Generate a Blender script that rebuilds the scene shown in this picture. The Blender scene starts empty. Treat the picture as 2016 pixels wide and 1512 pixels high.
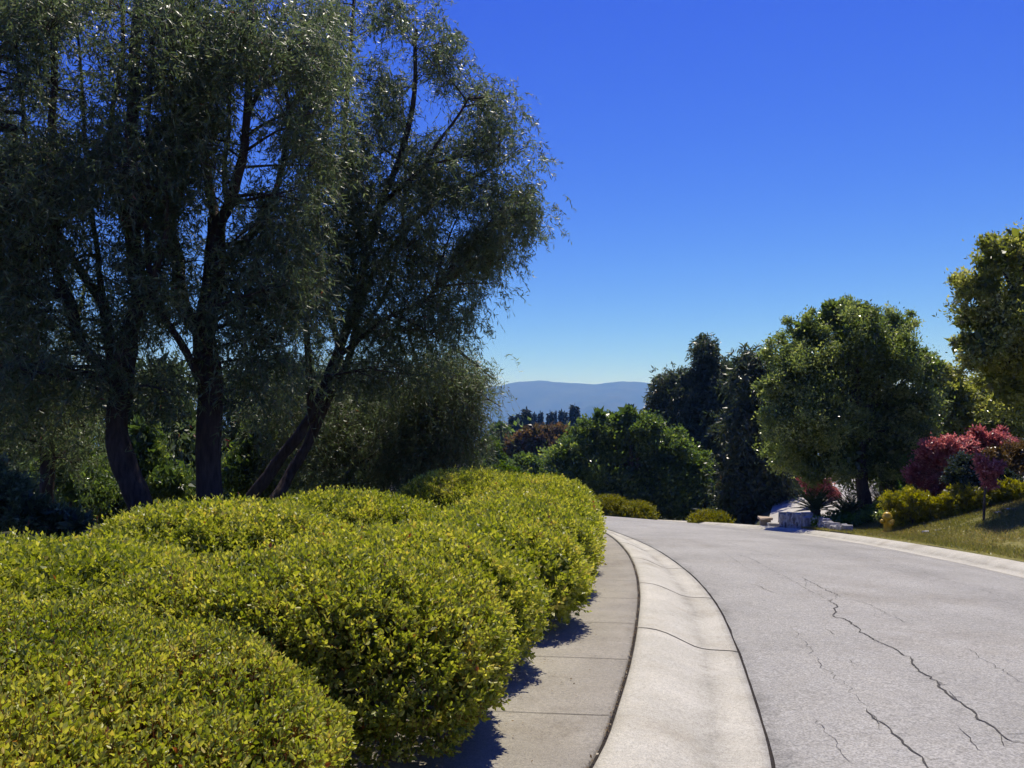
import bpy, math, random
import numpy as np
from mathutils import Vector

random.seed(7)
RNG = np.random.default_rng(11)
SC = bpy.context.scene
COL = SC.collection

# ------------------------------------------------------------------ camera, sky, sun, exposure
F = 1631.0                       # focal length in photo pixels (photo 2016 wide)
TH = math.radians(3.65)          # camera pitch up
EYE = 1.65
cam = bpy.data.cameras.new("camera")
cam.sensor_width = 36.0
cam.lens = 36.0 * F / 2016.0
cam.clip_start = 0.05
cam.clip_end = 40000.0
camo = bpy.data.objects.new("camera", cam)
camo.location = (0, 0, EYE)
camo.rotation_euler = (math.pi / 2 + TH, 0, 0)
COL.objects.link(camo)
SC.camera = camo

SUN_AZ, SUN_EL = math.radians(17), math.radians(63)
w = bpy.data.worlds.new("World")
SC.world = w
w.use_nodes = True
wn = w.node_tree.nodes
wl = w.node_tree.links
wn.clear()
sky = wn.new("ShaderNodeTexSky")
sky.sky_type = 'NISHITA'
sky.sun_disc = False
sky.sun_elevation = SUN_EL
sky.sun_rotation = SUN_AZ
sky.altitude = 200
sky.air_density = 1.0
sky.dust_density = 0.15
sky.ozone_density = 6.0
bg = wn.new("ShaderNodeBackground")
bg.inputs["Strength"].default_value = 0.115
out = wn.new("ShaderNodeOutputWorld")
# deepen the clear blue of the zenith: one power curve per channel on the sky's own radiance
sep = wn.new("ShaderNodeSeparateColor"); com = wn.new("ShaderNodeCombineColor")
wl.new(sky.outputs[0], sep.inputs[0])
for i_, (pw, mul) in enumerate(((2.3, 1.48), (2.2, 1.08), (.85, .76))):
    m1 = wn.new("ShaderNodeMath"); m1.operation = 'MULTIPLY'; m1.inputs[1].default_value = .1
    m2 = wn.new("ShaderNodeMath"); m2.operation = 'POWER'; m2.inputs[1].default_value = pw
    m3 = wn.new("ShaderNodeMath"); m3.operation = 'MULTIPLY'; m3.inputs[1].default_value = mul * 10
    wl.new(sep.outputs[i_], m1.inputs[0]); wl.new(m1.outputs[0], m2.inputs[0]); wl.new(m2.outputs[0], m3.inputs[0]); wl.new(m3.outputs[0], com.inputs[i_])
wl.new(com.outputs[0], bg.inputs["Color"])
wl.new(bg.outputs[0], out.inputs["Surface"])

sun = bpy.data.lights.new("sun", 'SUN')
sun.energy = 3.9
sun.angle = math.radians(0.53)
sun.color = (1.0, 0.95, 0.86)
suno = bpy.data.objects.new("sun", sun)
sdir = Vector((math.sin(SUN_AZ) * math.cos(SUN_EL), math.cos(SUN_AZ) * math.cos(SUN_EL), math.sin(SUN_EL)))
suno.rotation_euler = sdir.to_track_quat('Z', 'Y').to_euler()
suno.location = (0, 0, 60)
COL.objects.link(suno)

SC.view_settings.view_transform = 'Standard'
SC.view_settings.look = 'None'
SC.view_settings.exposure = 0.6
SC.view_settings.gamma = 1.0
SC.render.engine = 'CYCLES'
SC.cycles.max_bounces = 6
SC.cycles.diffuse_bounces = 3
SC.cycles.glossy_bounces = 2
SC.cycles.transmission_bounces = 4
SC.cycles.transparent_max_bounces = 4
SC.cycles.volume_bounces = 0
SC.cycles.caustics_reflective = False
SC.cycles.caustics_refractive = False
SC.cycles.use_adaptive_sampling = True
SC.cycles.adaptive_threshold = 0.02
SC.cycles.use_denoising = True

# ------------------------------------------------------------------ photo rays and the ground
def ray(px, py):
    u = (px - 1008) / F
    v = (756 - py) / F
    y = math.cos(TH) - v * math.sin(TH)
    z = math.sin(TH) + v * math.cos(TH)
    return u / y, z / y

def P(px, py, y):
    r, m = ray(px, py)
    return np.array((r * y, y, EYE + m * y))

def sm(t):
    t = np.clip(t, 0, 1)
    return t * t * (3 - 2 * t)

def Hq(x, y):
    s = np.maximum(.649 * x + .760 * y, 0)
    a = -.002025 * np.minimum(s, 50) ** 2
    e = np.maximum(s - 50, 0)
    return a - 13 * (1 - np.exp(-e * .2025 / 13))

def G(px, py, dz=0.0):
    r, m = ray(px, py)
    ys = np.linspace(.5, 60, 12000)
    d = EYE + m * ys - Hq(r * ys, ys) - dz
    i = int(np.argmax(d < 0))
    if d[i] >= 0:
        i = int(np.argmin(d))
    return r * ys[i], ys[i]

YK = np.array([-6, 0, 2, 4.3, 5.04, 6.05, 7.38, 9.2, 11.3, 13.5, 16.4, 19, 24, 31, 40, 55])
XS = np.array([-3.2, -.95, -.3, .44, .62, .84, 1.09, 1.39, 1.65, 1.83, 1.93, 1.85, 1.4, .2, -2.5, -9])
YE = np.array([-6, 0, 2, 4.34, 5.37, 7.06, 8.84, 10.9, 13.3, 15.5, 19, 24, 31, 40, 55])
XE = np.array([-2.2, .05, .68, 1.34, 1.56, 1.88, 2.17, 2.39, 2.51, 2.53, 2.35, 1.9, .7, -2, -8.4])
YR = np.array([-6, 4, 8, 12.1, 14, 16.5, 19.2, 24, 31, 40, 55])
XR = np.array([5.2, 6.8, 7.15, 7.38, 7.56, 7.71, 7.85, 7.95, 7.4, 5.4, -1])

def spline(ax, ay):
    # smooth (Catmull-Rom) interpolation table
    n = len(ax)
    m = np.zeros(n)
    m[1:-1] = (ay[2:] - ay[:-2]) / (ax[2:] - ax[:-2])
    m[0] = (ay[1] - ay[0]) / (ax[1] - ax[0]); m[-1] = (ay[-1] - ay[-2]) / (ax[-1] - ax[-2])
    def f(t):
        t = np.asarray(t, float)
        i = np.clip(np.searchsorted(ax, t) - 1, 0, n - 2)
        h = ax[i + 1] - ax[i]
        u = np.clip((t - ax[i]) / h, 0, 1)
        h00 = 2*u**3 - 3*u**2 + 1; h10 = u**3 - 2*u**2 + u; h01 = -2*u**3 + 3*u**2; h11 = u**3 - u**2
        return h00*ay[i] + h10*h*m[i] + h01*ay[i+1] + h11*h*m[i+1]
    return f
seam_x, edge_x, right_x = spline(YK, XS), spline(YE, XE), spline(YR, XR)
RGUT = .72                                      # width of the concrete band on the far side
DL = np.array([(8.4, 27.6), (9.5, 31), (10.7, 34.5), (12.4, 39), (15.3, 45), (18.8, 52), (24, 62), (33, 76)])
def lawn_x(y): return right_x(y) + RGUT

def rightT(x, y):
    d = x - lawn_x(y)
    dc = np.clip(d, 0, 9)
    z = Hq(x, y) + .09 + .012 * dc + .33 * (np.log1p(np.exp(5 * (np.minimum(dc, 5.5) - 1.25))) / 5) + .12 * np.maximum(dc - 5.5, 0) + .04 * np.clip(d - 9, 0, 40)
    bench = -1.78
    k = sm((y - 27) / 6)
    z = z * (1 - k) + np.maximum(z, bench) * k
    # left of the driveway the bank is gone: the ground falls away with the road
    lx = np.interp(y, DL[:, 1], DL[:, 0]) - .2
    fall = sm((y - 25.5) / 3) * (1 - sm((x - lx + 1.3) / 1.3))
    return z * (1 - fall) + (Hq(x, y) - .35) * fall

def T(x, y):
    x = np.asarray(x, float); y = np.asarray(y, float)
    base = Hq(x, y)
    yy = np.clip(y, -6, 55)
    left = base + .055 - 4.6 * sm((y - 16) / 26) * sm((seam_x(yy) - 1.2 - x) / 5) - 7 * sm((-7 - x) / 30)
    right = rightT(x, yy) + (base - Hq(x, yy)) * 0
    right = np.where(y > 75, base + (right - base) * sm((170 - y) / 95), right)
    k = sm((x - lawn_x(yy) + .35) / .3)
    kl = sm((seam_x(yy) - .45 - x) / .6)
    z = (base - .22) * (1 - k) + right * k
    z = z * (1 - kl) + left * kl
    far = np.hypot(x, y)
    return z - 30 * sm((far - 120) / 700)

# ------------------------------------------------------------------ value noise
def _h(i, j, k):
    n = (i * 374761393 + j * 668265263 + k * 1274126177) & 0xFFFFFFFF
    n = ((n ^ (n >> 13)) * 1274126177) & 0xFFFFFFFF
    return ((n ^ (n >> 16)) & 0xFFFF) / 32767.5 - 1
def noise(p):
    p = np.asarray(p, float)
    i = np.floor(p).astype(np.int64)
    f = p - i
    u = f * f * (3 - 2 * f)
    r = 0
    for a in (0, 1):
        for b in (0, 1):
            for c in (0, 1):
                wgt = (u[..., 0] if a else 1 - u[..., 0]) * (u[..., 1] if b else 1 - u[..., 1]) * (u[..., 2] if c else 1 - u[..., 2])
                r = r + wgt * _h(i[..., 0] + a, i[..., 1] + b, i[..., 2] + c)
    return r
def fbm(p, o=4):
    p = np.asarray(p, float)
    r = 0; a = .5
    for q in range(o):
        r = r + a * noise(p * 2 ** q + 17.3 * q); a *= .5
    return r

# ------------------------------------------------------------------ scene helpers
def tag(o, label=None, cat=None, group=None, kind=None):
    if label: o["label"] = label
    if cat: o["category"] = cat
    if group: o["group"] = group
    if kind: o["kind"] = kind
    return o

def empty(name, loc, label, cat, group=None):
    o = bpy.data.objects.new(name, None)
    o.location = [float(c) for c in loc]
    o.empty_display_size = .2
    COL.objects.link(o)
    return tag(o, label, cat, group)

def link(name, me, mat, parent=None):
    o = bpy.data.objects.new(name, me)
    if mat is not None:
        for m_ in (mat if isinstance(mat, (list, tuple)) else [mat]):
            me.materials.append(m_)
    COL.objects.link(o)
    if parent is not None:
        o.parent = parent
    return o

def np_mesh(name, V, faces, mat, parent=None, org=None, smooth=True, tint=None):
    """V (n,3); faces: list of (m,k) int arrays"""
    me = bpy.data.meshes.new(name)
    V = np.asarray(V, np.float32)
    if org is None and parent is not None:
        org = np.array(parent.location, np.float32)
    if org is not None:
        V = V - np.asarray(org, np.float32)
    if not isinstance(faces, list):
        faces = [faces]
    faces = [np.asarray(f, np.int32) for f in faces if len(f)]
    nl = sum(f.size for f in faces); nf = sum(len(f) for f in faces)
    me.vertices.add(len(V)); me.vertices.foreach_set("co", V.ravel())
    me.loops.add(nl)
    me.loops.foreach_set("vertex_index", np.concatenate([f.ravel() for f in faces]))
    me.polygons.add(nf)
    tot = np.concatenate([np.full(len(f), f.shape[1], np.int32) for f in faces])
    st = np.concatenate([[0], np.cumsum(tot)[:-1]]).astype(np.int32)
    me.polygons.foreach_set("loop_start", st)
    me.polygons.foreach_set("loop_total", tot)
    me.polygons.foreach_set("use_smooth", np.full(nf, smooth, bool))
    if tint is not None:
        at = me.attributes.new("tint", 'FLOAT', 'POINT')
        at.data.foreach_set("value", np.asarray(tint, np.float32))
    me.update(calc_edges=True)
    me.validate()
    return link(name, me, mat, parent)

def nrm(v):
    return v / np.maximum(np.linalg.norm(v, axis=-1, keepdims=True), 1e-9)

def rdir(n):
    return nrm(RNG.normal(size=(n, 3)))

def leaf_geo(pos, d, L, W, hexa=False, fold=.25, up=None, tint=None):
    """leaves at pos along d. returns V, faces, tint"""
    n = len(pos)
    L = np.broadcast_to(L, (n,))[:, None]; W = np.broadcast_to(W, (n,))[:, None]
    ref = rdir(n) if up is None else nrm(up + .55 * rdir(n))
    s = nrm(np.cross(d, ref))
    nn = np.cross(s, d)
    if hexa:
        V = np.stack([pos,
                      pos + d * L * .30 + s * W * .5 + nn * W * fold,
                      pos + d * L * .68 + s * W * .42 + nn * W * fold,
                      pos + d * L * 1.0 + nn * L * -.06,
                      pos + d * L * .68 - s * W * .42 + nn * W * fold,
                      pos + d * L * .30 - s * W * .5 + nn * W * fold], 1).reshape(-1, 3)
        b = (np.arange(n) * 6)[:, None]
        Fc = np.concatenate([b + np.array([[0, 1, 2, 3]]), b + np.array([[3, 4, 5, 0]])], 0)
        k = 6
    else:
        V = np.stack([pos,
                      pos + d * L * .45 + s * W * .5 + nn * W * fold * .5,
                      pos + d * L + nn * L * -.08,
                      pos + d * L * .45 - s * W * .5 + nn * W * fold * .5], 1).reshape(-1, 3)
        b = (np.arange(n) * 4)[:, None]
        Fc = b + np.array([[0, 1, 2, 3]])
        k = 4
    if tint is None:
        tint = RNG.random(n)
    return V, Fc, np.repeat(tint, k)

def tubes_geo(Pt, R, sides=4):
    """Pt (N,K,3) polylines, R (N,K) radii -> V, faces"""
    N, K, _ = Pt.shape
    tang = np.zeros_like(Pt)
    tang[:, 1:-1] = Pt[:, 2:] - Pt[:, :-2]
    tang[:, 0] = Pt[:, 1] - Pt[:, 0]; tang[:, -1] = Pt[:, -1] - Pt[:, -2]
    tang = nrm(tang)
    ref = np.array([.31, .95, .05])
    a = nrm(np.cross(tang, ref)); b = np.cross(tang, a)
    ang = np.arange(sides) * 2 * math.pi / sides
    V = Pt[:, :, None, :] + R[:, :, None, None] * (np.cos(ang)[None, None, :, None] * a[:, :, None, :] + np.sin(ang)[None, None, :, None] * b[:, :, None, :])
    idx = np.arange(N * K * sides).reshape(N, K, sides)
    i0 = idx[:, :-1, :]; i1 = idx[:, 1:, :]
    Fc = np.stack([i0, np.roll(i0, -1, 2), np.roll(i1, -1, 2), i1], -1).reshape(-1, 4)
    return V.reshape(-1, 3), Fc

class Geo:
    def __init__(self): self.V = []; self.F = []; self.T = []; self.n = 0
    def add(self, V, Fc, t=None):
        self.V.append(V); 
        for f in (Fc if isinstance(Fc, list) else [Fc]):
            self.F.append(np.asarray(f) + self.n)
        self.T.append(t if t is not None else np.full(len(V), .5))
        self.n += len(V)
    def tube(self, pts, r, sides=8, sub=4, wob=0.0):
        pts = np.asarray(pts, float); r = np.broadcast_to(np.asarray(r, float), (len(pts),))
        t = np.arange(len(pts)); tt = np.linspace(0, len(pts) - 1, (len(pts) - 1) * sub + 1)
        q = np.stack([spline(t.astype(float), pts[:, c])(tt) for c in range(3)], 1)
        rr = np.interp(tt, t, r)
        if wob:
            q = q + wob * np.stack([noise(q * 2.1 + 5 * c) for c in range(3)], 1)
            rr = rr * (1 + .12 * noise(q * 4.0))
        self.add(*tubes_geo(q[None], rr[None], sides))
    def box(self, c, size, rot=0.0, jit=0.0, taper=1.0):
        sx, sy, sz = [s / 2 for s in size]
        v = np.array([(-sx,-sy,-sz),(sx,-sy,-sz),(sx,sy,-sz),(-sx,sy,-sz),(-sx*taper,-sy*taper,sz),(sx*taper,-sy*taper,sz),(sx*taper,sy*taper,sz),(-sx*taper,sy*taper,sz)], float)
        if jit: v += RNG.normal(size=v.shape) * jit
        ca, sa = math.cos(rot), math.sin(rot)
        v = np.stack([v[:,0]*ca - v[:,1]*sa, v[:,0]*sa + v[:,1]*ca, v[:,2]], 1) + np.asarray(c)
        self.add(v, np.array([(0,3,2,1),(4,5,6,7),(0,1,5,4),(1,2,6,5),(2,3,7,6),(3,0,4,7)]))
    def lathe(self, prof, c, axis=(0,0,1), n=20):
        axis = nrm(np.asarray(axis, float)); a = nrm(np.cross(axis, (.3,.9,.2) if abs(axis[1]) < .9 else (1,0,0))); b = np.cross(axis, a)
        ang = np.arange(n) * 2 * math.pi / n
        V = np.concatenate([np.asarray(c) + axis * h + r * (np.cos(ang)[:,None] * a + np.sin(ang)[:,None] * b) for r, h in prof], 0)
        K = len(prof); idx = np.arange(K * n).reshape(K, n)
        i0 = idx[:-1]; i1 = idx[1:]
        self.add(V, np.stack([i0, np.roll(i0,-1,1), np.roll(i1,-1,1), i1], -1).reshape(-1,4))
    def build(self, name, mat, parent=None, smooth=True, tint=False):
        by = {}
        for f in self.F: by.setdefault(f.shape[1], []).append(f)
        return np_mesh(name, np.concatenate(self.V), [np.concatenate(v) for v in by.values()], mat, parent, smooth=smooth,
                       tint=np.concatenate(self.T) if tint else None)

# ------------------------------------------------------------------ materials
def newmat(name):
    m = bpy.data.materials.new(name); m.use_nodes = True
    nt = m.node_tree; nt.nodes.clear()
    o = nt.nodes.new("ShaderNodeOutputMaterial")
    return m, nt.nodes, nt.links, o

def ramp(nodes, cols):
    r = nodes.new("ShaderNodeValToRGB")
    e = r.color_ramp.elements
    while len(e) > 1: e.remove(e[-1])
    e[0].position = cols[0][0]; e[0].color = (*cols[0][1], 1)
    for p, c in cols[1:]:
        q = e.new(p); q.color = (*c, 1)
    return r

def leafmat(name, cols, trans=.4, rough=.42, spec=.5, tcol=1.25):
    m, n, l, o = newmat(name)
    a = n.new("ShaderNodeAttribute"); a.attribute_name = "tint"
    r = ramp(n, cols)
    l.new(a.outputs["Fac"], r.inputs[0])
    p = n.new("ShaderNodeBsdfPrincipled")
    p.inputs["Roughness"].default_value = rough
    p.inputs["Specular IOR Level"].default_value = spec
    l.new(r.outputs[0], p.inputs["Base Color"])
    t = n.new("ShaderNodeBsdfTranslucent")
    g = n.new("ShaderNodeHueSaturation")
    g.inputs["Saturation"].default_value = 1.1; g.inputs["Value"].default_value = tcol
    l.new(r.outputs[0], g.inputs["Color"]); l.new(g.outputs[0], t.inputs["Color"])
    x = n.new("ShaderNodeMixShader"); x.inputs[0].default_value = trans
    l.new(p.outputs[0], x.inputs[1]); l.new(t.outputs[0], x.inputs[2])
    l.new(x.outputs[0], o.inputs["Surface"])
    return m

def solid(name, col, rough=.8, spec=.3, nscale=6.0, namt=.25, bump=0.0, col2=None, stretch=(1,1,1), detail=6):
    m, n, l, o = newmat(name)
    tc = n.new("ShaderNodeTexCoord"); mp = n.new("ShaderNodeMapping"); mp.inputs["Scale"].default_value = stretch
    l.new(tc.outputs["Object"], mp.inputs[0])
    t = n.new("ShaderNodeTexNoise"); t.inputs["Scale"].default_value = nscale; t.inputs["Detail"].default_value = detail
    t.inputs["Roughness"].default_value = .65
    l.new(mp.outputs[0], t.inputs["Vector"])
    c2 = col2 or tuple(c * (1 - namt) for c in col)
    r = ramp(n, [(.32, c2), (.68, tuple(min(1, c * (1 + namt * .4)) for c in col))])
    l.new(t.outputs[0], r.inputs[0])
    p = n.new("ShaderNodeBsdfPrincipled"); p.inputs["Roughness"].default_value = rough; p.inputs["Specular IOR Level"].default_value = spec
    l.new(r.outputs[0], p.inputs["Base Color"])
    if bump:
        b = n.new("ShaderNodeBump"); b.inputs["Strength"].default_value = 1.0; b.inputs["Distance"].default_value = bump
        l.new(t.outputs[0], b.inputs["Height"]); l.new(b.outputs[0], p.inputs["Normal"])
    l.new(p.outputs[0], o.inputs["Surface"])
    return m

def paving(name, c_lo, c_hi, grain, speck_dark, speck_light, blotch=.9, bump=.004, rough=.85, stain=None, track=None):
    """concrete / asphalt: blotches + grain + dark and light aggregate specks"""
    m, n, l, o = newmat(name)
    geo = n.new("ShaderNodeNewGeometry")
    def tex(scale, detail=4, rough_=.6):
        t = n.new("ShaderNodeTexNoise"); t.inputs["Scale"].default_value = scale; t.inputs["Detail"].default_value = detail
        t.inputs["Roughness"].default_value = rough_
        l.new(geo.outputs["Position"], t.inputs["Vector"]); return t
    b1 = tex(blotch, 5); g1 = tex(grain, 3, .7); g2 = tex(grain * .32, 4, .75)
    r1 = ramp(n, [(.3, c_lo), (.7, c_hi)])
    l.new(b1.outputs[0], r1.inputs[0])
    def mixm(mode, fac, A, B):
        x = n.new("ShaderNodeMix"); x.data_type = 'RGBA'; x.blend_type = mode
        x.inputs[0].default_value = fac
        l.new(A, x.inputs[6]); l.new(B, x.inputs[7]); return x.outputs[2]
    rg = ramp(n, [(.30, (speck_dark,) * 3), (.5, (1, 1, 1)), (.72, (speck_light,) * 3)])
    l.new(g1.outputs[0], rg.inputs[0])
    rg2 = ramp(n, [(.3, (.72, .72, .72)), (.6, (1.06, 1.06, 1.06))])
    l.new(g2.outputs[0], rg2.inputs[0])
    c = mixm('MULTIPLY', 1, r1.outputs[0], rg.outputs[0])
    c = mixm('MULTIPLY', .8, c, rg2.outputs[0])
    if stain:
        s = tex(stain, 6, .7)
        rs = ramp(n, [(.52, (1, 1, 1)), (.72, (.74, .70, .64))])
        l.new(s.outputs[0], rs.inputs[0])
        c = mixm('MULTIPLY', .8, c, rs.outputs[0])
    if track:                       # dirt carried along the run of the strip, following the surface's own cross coordinate
        at = n.new("ShaderNodeAttribute"); at.attribute_name = "tint"
        wob = tex(1.1, 4, .6); ad = n.new("ShaderNodeMath"); ad.operation = 'MULTIPLY_ADD'
        ad.inputs[1].default_value = .12; l.new(wob.outputs[0], ad.inputs[0]); l.new(at.outputs["Fac"], ad.inputs[2])
        rt = ramp(n, [(q + .06, (v, v * .985, v * .95)) for q, v in track])
        l.new(ad.outputs[0], rt.inputs[0])
        s2 = tex(5.0, 6, .75); rs2 = ramp(n, [(.35, (.15,) * 3), (.65, (1, 1, 1))]); l.new(s2.outputs[0], rs2.inputs[0])
        x = n.new("ShaderNodeMix"); x.data_type = 'RGBA'; x.blend_type = 'MULTIPLY'
        l.new(rs2.outputs[0], x.inputs[0]); l.new(c, x.inputs[6]); l.new(rt.outputs[0], x.inputs[7]); c = x.outputs[2]
    p = n.new("ShaderNodeBsdfPrincipled"); p.inputs["Roughness"].default_value = rough; p.inputs["Specular IOR Level"].default_value = .25
    l.new(c, p.inputs["Base Color"])
    bp = n.new("ShaderNodeBump"); bp.inputs["Distance"].default_value = bump; bp.inputs["Strength"].default_value = .9
    l.new(g1.outputs[0], bp.inputs["Height"]); l.new(bp.outputs[0], p.inputs["Normal"])
    l.new(p.outputs[0], o.inputs["Surface"])
    return m

M_asphalt = paving("asphalt", (.27, .265, .235), (.345, .338, .302), 70, .55, 1.5, .7, .006, .85, stain=.33, track=[(0, .62), (.02, .95), (.14, 1), (.22, .94), (.32, 1), (.55, 1), (.63, .80), (.70, .78), (.77, .97), (.86, .9), (.93, 1), (1, .85)])
M_gutter = paving("gutter_concrete", (.40, .385, .315), (.52, .50, .415), 120, .62, 1.25, 1.6, .003, .85, stain=1.2, track=[(0, .82), (.05, 1), (.5, 1), (.60, .78), (.655, .62), (.72, .84), (.82, 1), (.97, .9), (1, .7)])
M_walk = paving("sidewalk_concrete", (.225, .208, .165), (.325, .302, .24), 130, .6, 1.3, 1.3, .003, .85, stain=1.7, track=[(0, .8), (.06, 1), (.45, 1), (.8, .8), (1, .5)])
M_drive = paving("driveway_concrete", (.38, .36, .31), (.48, .46, .41), 60, .75, 1.15, .5, .003, .85)
M_dark = solid("dirt_joint", (.035, .03, .026), .95, .1, 40, .5)
M_crack = solid("crack_dirt", (.085, .081, .072), .95, .1, 60, .5)
M_soil = solid("soil", (.085, .065, .042), .95, .1, 2.5, .45, .03, (.05, .05, .028))
M_ground = solid("ground_cover_dirt", (.075, .070, .036), .95, .1, .35, .5, .0, (.035, .045, .02))
M_lawn = solid("lawn_turf", (.20, .175, .06), .95, .1, 5.0, .5, .03, (.11, .115, .03))
M_mulch = solid("mulch", (.15, .085, .05), .95, .1, 9, .55, .04)
M_barkd = solid("bark_dark", (.075, .055, .045), .9, .2, 7, .6, .03, (.03, .022, .018), (2.2, 2.2, .5))
M_barkg = solid("bark_grey", (.12, .09, .065), .9, .2, 8, .6, .03, (.045, .034, .026), (2, 2, .45))
M_twig = solid("twig_pale", (.22, .18, .13), .85, .2, 12, .4)
M_stone = solid("slate_stone", (.44, .43, .395), .85, .3, 9, .5, .015, (.13, .125, .12), (1, 1, .6), 8)
M_sand = solid("sandstone", (.42, .33, .23), .85, .3, 6, .4, .01)
M_yellow = solid("hydrant_yellow", (.62, .40, .02), .42, .5, 14, .35, .002, (.42, .26, .02))
M_roofg = solid("roof_shingle", (.30, .30, .31), .9, .2, 3, .3)
M_wallg = solid("house_stucco", (.50, .46, .42), .9, .2, 3, .15)
M_glass = solid("window_dark", (.03, .035, .04), .1, .6, 3, .1)

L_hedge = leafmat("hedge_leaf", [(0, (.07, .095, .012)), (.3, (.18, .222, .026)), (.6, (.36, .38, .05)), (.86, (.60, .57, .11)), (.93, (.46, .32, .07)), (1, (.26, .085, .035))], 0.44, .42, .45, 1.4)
L_hedge2 = leafmat("far_hedge_leaf", [(0, (.10, .115, .010)), (.5, (.20, .20, .016)), (1, (.30, .26, .025))], .36, .45, .4, 1.3)
L_euc = leafmat("eucalyptus_leaf", [(0, (.052, .078, .032)), (.5, (.120, .162, .066)), (.88, (.20, .245, .115)), (.95, (.22, .16, .08)), (1, (.28, .09, .06))], 0.44, .42, .5, 1.4)
L_oak = leafmat("oak_leaf", [(0, (.055, .09, .020)), (.5, (.13, .19, .040)), (1, (.29, .34, .075))], 0.46, .32, .7, 1.5)
L_brown = leafmat("rust_leaf", [(0, (.07, .06, .02)), (.5, (.13, .085, .035)), (1, (.22, .13, .05))], 0.42, .36, .6, 1.4)
L_lime = leafmat("lime_leaf", [(0, (.07, .12, .014)), (1, (.20, .30, .03))], .42)
L_pine = leafmat("conifer_needle", [(0, (.014, .024, .014)), (1, (.035, .052, .028))], .1, .6, .2)
L_dusk = leafmat("dark_gum_leaf", [(0, (.03, .048, .020)), (.6, (.078, .100, .040)), (.9, (.12, .125, .055)), (1, (.17, .11, .055))], .40, .36, .5, 1.35)
L_gold = leafmat("yellow_tinged_leaf", [(0, (.11, .13, .024)), (.5, (.28, .30, .06)), (1, (.48, .46, .14))], 0.52, .28, .8, 1.5)
L_round = leafmat("silver_green_leaf", [(0, (.075, .11, .024)), (.5, (.19, .24, .058)), (1, (.38, .41, .13))], 0.5, .28, .8, 1.5)
L_red = leafmat("maple_leaf", [(0, (.24, .07, .07)), (.6, (.50, .18, .17)), (1, (.66, .38, .34))], 0.55, .34, .7, 1.4)
L_rust2 = leafmat("bronze_leaf", [(0, (.09, .055, .02)), (.6, (.17, .11, .035)), (1, (.28, .19, .08))], .35)
L_dome = leafmat("glossy_dark_leaf", [(0, (.03, .045, .02)), (1, (.09, .12, .055))], .15, .24, .9)
L_yel = leafmat("yellow_green_leaf", [(0, (.16, .165, .014)), (1, (.46, .42, .035))], 0.48, .36, .6, 1.4)
L_sago = leafmat("sago_leaf", [(0, (.03, .055, .009)), (1, (.085, .125, .018))], .25, .42, .4)
L_grass = leafmat("grass_blade", [(0, (.14, .155, .03)), (.6, (.27, .25, .065)), (1, (.38, .29, .12))], .42)
L_cover = leafmat("groundcover_leaf", [(0, (.04, .09, .012)), (1, (.14, .22, .03))], 0.5, .36, .6, 1.5)

# ------------------------------------------------------------------ setting: terrain, mountains
def structure(o):
    o["kind"] = "structure"; return o

def build_ground():
    na, rr = 220, np.concatenate([np.linspace(.0, 12, 50), 12 * (9000 / 12) ** np.linspace(0, 1, 130)[1:]])
    ang = np.linspace(0, 2 * math.pi, na, endpoint=False)
    # centre the polar grid ahead of the camera so the near ground is fine
    cx, cy = 5.0, 14.0
    X = cx + rr[:, None] * np.cos(ang); Y = cy + rr[:, None] * np.sin(ang)
    Z = T(X, Y) + .03 * fbm(np.stack([X * .8, Y * .8, X * 0], -1)) * (rr[:, None] > 0)
    V = np.stack([X, Y, Z], -1).reshape(-1, 3)
    idx = np.arange(len(rr) * na).reshape(len(rr), na)
    i0, i1 = idx[:-1], idx[1:]
    Fc = np.stack([i0, np.roll(i0, -1, 1), np.roll(i1, -1, 1), i1][::-1], -1).reshape(-1, 4)
    structure(np_mesh("ground", V, Fc, M_ground))
build_ground()

def build_mountains():
    pxs = np.linspace(-900, 3000, 620)
    kx = np.array([-900, -300, 300, 700, 900, 975, 1005, 1050, 1110, 1165, 1200, 1235, 1270, 1300, 1400, 1600, 1850, 2100, 2500, 3000.])
    ky = np.array([800, 770, 776, 770, 768, 761, 754.5, 752, 752, 757.5, 752.5, 750.5, 753, 760, 772, 778, 776, 770, 790, 800.])
    D = 5200.
    prof = spline(kx, ky)(pxs)
    ridge = np.array([P(a, b, D) for a, b in zip(pxs, prof)])
    ridge[:, 2] += 18 * fbm(np.stack([pxs * .02, pxs * 0, pxs * 0], -1), 5)
    rows = []
    NT = 110
    for t in np.linspace(0, 1, NT):
        q = ridge.copy()
        dep = D - 2300 * t
        q[:, 0] = ridge[:, 0] * (dep / D); q[:, 1] = dep
        base = -60.
        q[:, 2] = base + (ridge[:, 2] - base) * (1 - t) ** 1.25
        nz = fbm(np.stack([q[:, 0] * .0022, q[:, 1] * .0016, q[:, 0] * 0], -1), 6)
        q[:, 2] += 260 * nz * (t * (1 - t) * 3.2) - 150 * abs(noise(np.stack([q[:, 0] * .004, q[:, 1] * .0011, q[:, 0] * 0 + 3], -1))) * t * (1 - t) * 3
        rows.append(q)
    back = ridge.copy(); back[:, 1] += 2500; back[:, 2] = -80
    V = np.concatenate([back[None]] + [r[None] for r in rows], 0)
    K, n, _ = V.shape
    idx = np.arange(K * n).reshape(K, n)
    Fc = np.stack([idx[:-1, :-1], idx[1:, :-1], idx[1:, 1:], idx[:-1, 1:]], -1).reshape(-1, 4)
    m = solid("mountain_forest", (.05, .06, .03), .95, .1, .006, .55, 0, (.02, .03, .016), (1, 1, 1), 10)
    structure(np_mesh("mountains", V.reshape(-1, 3), Fc, m))
build_mountains()

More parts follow.
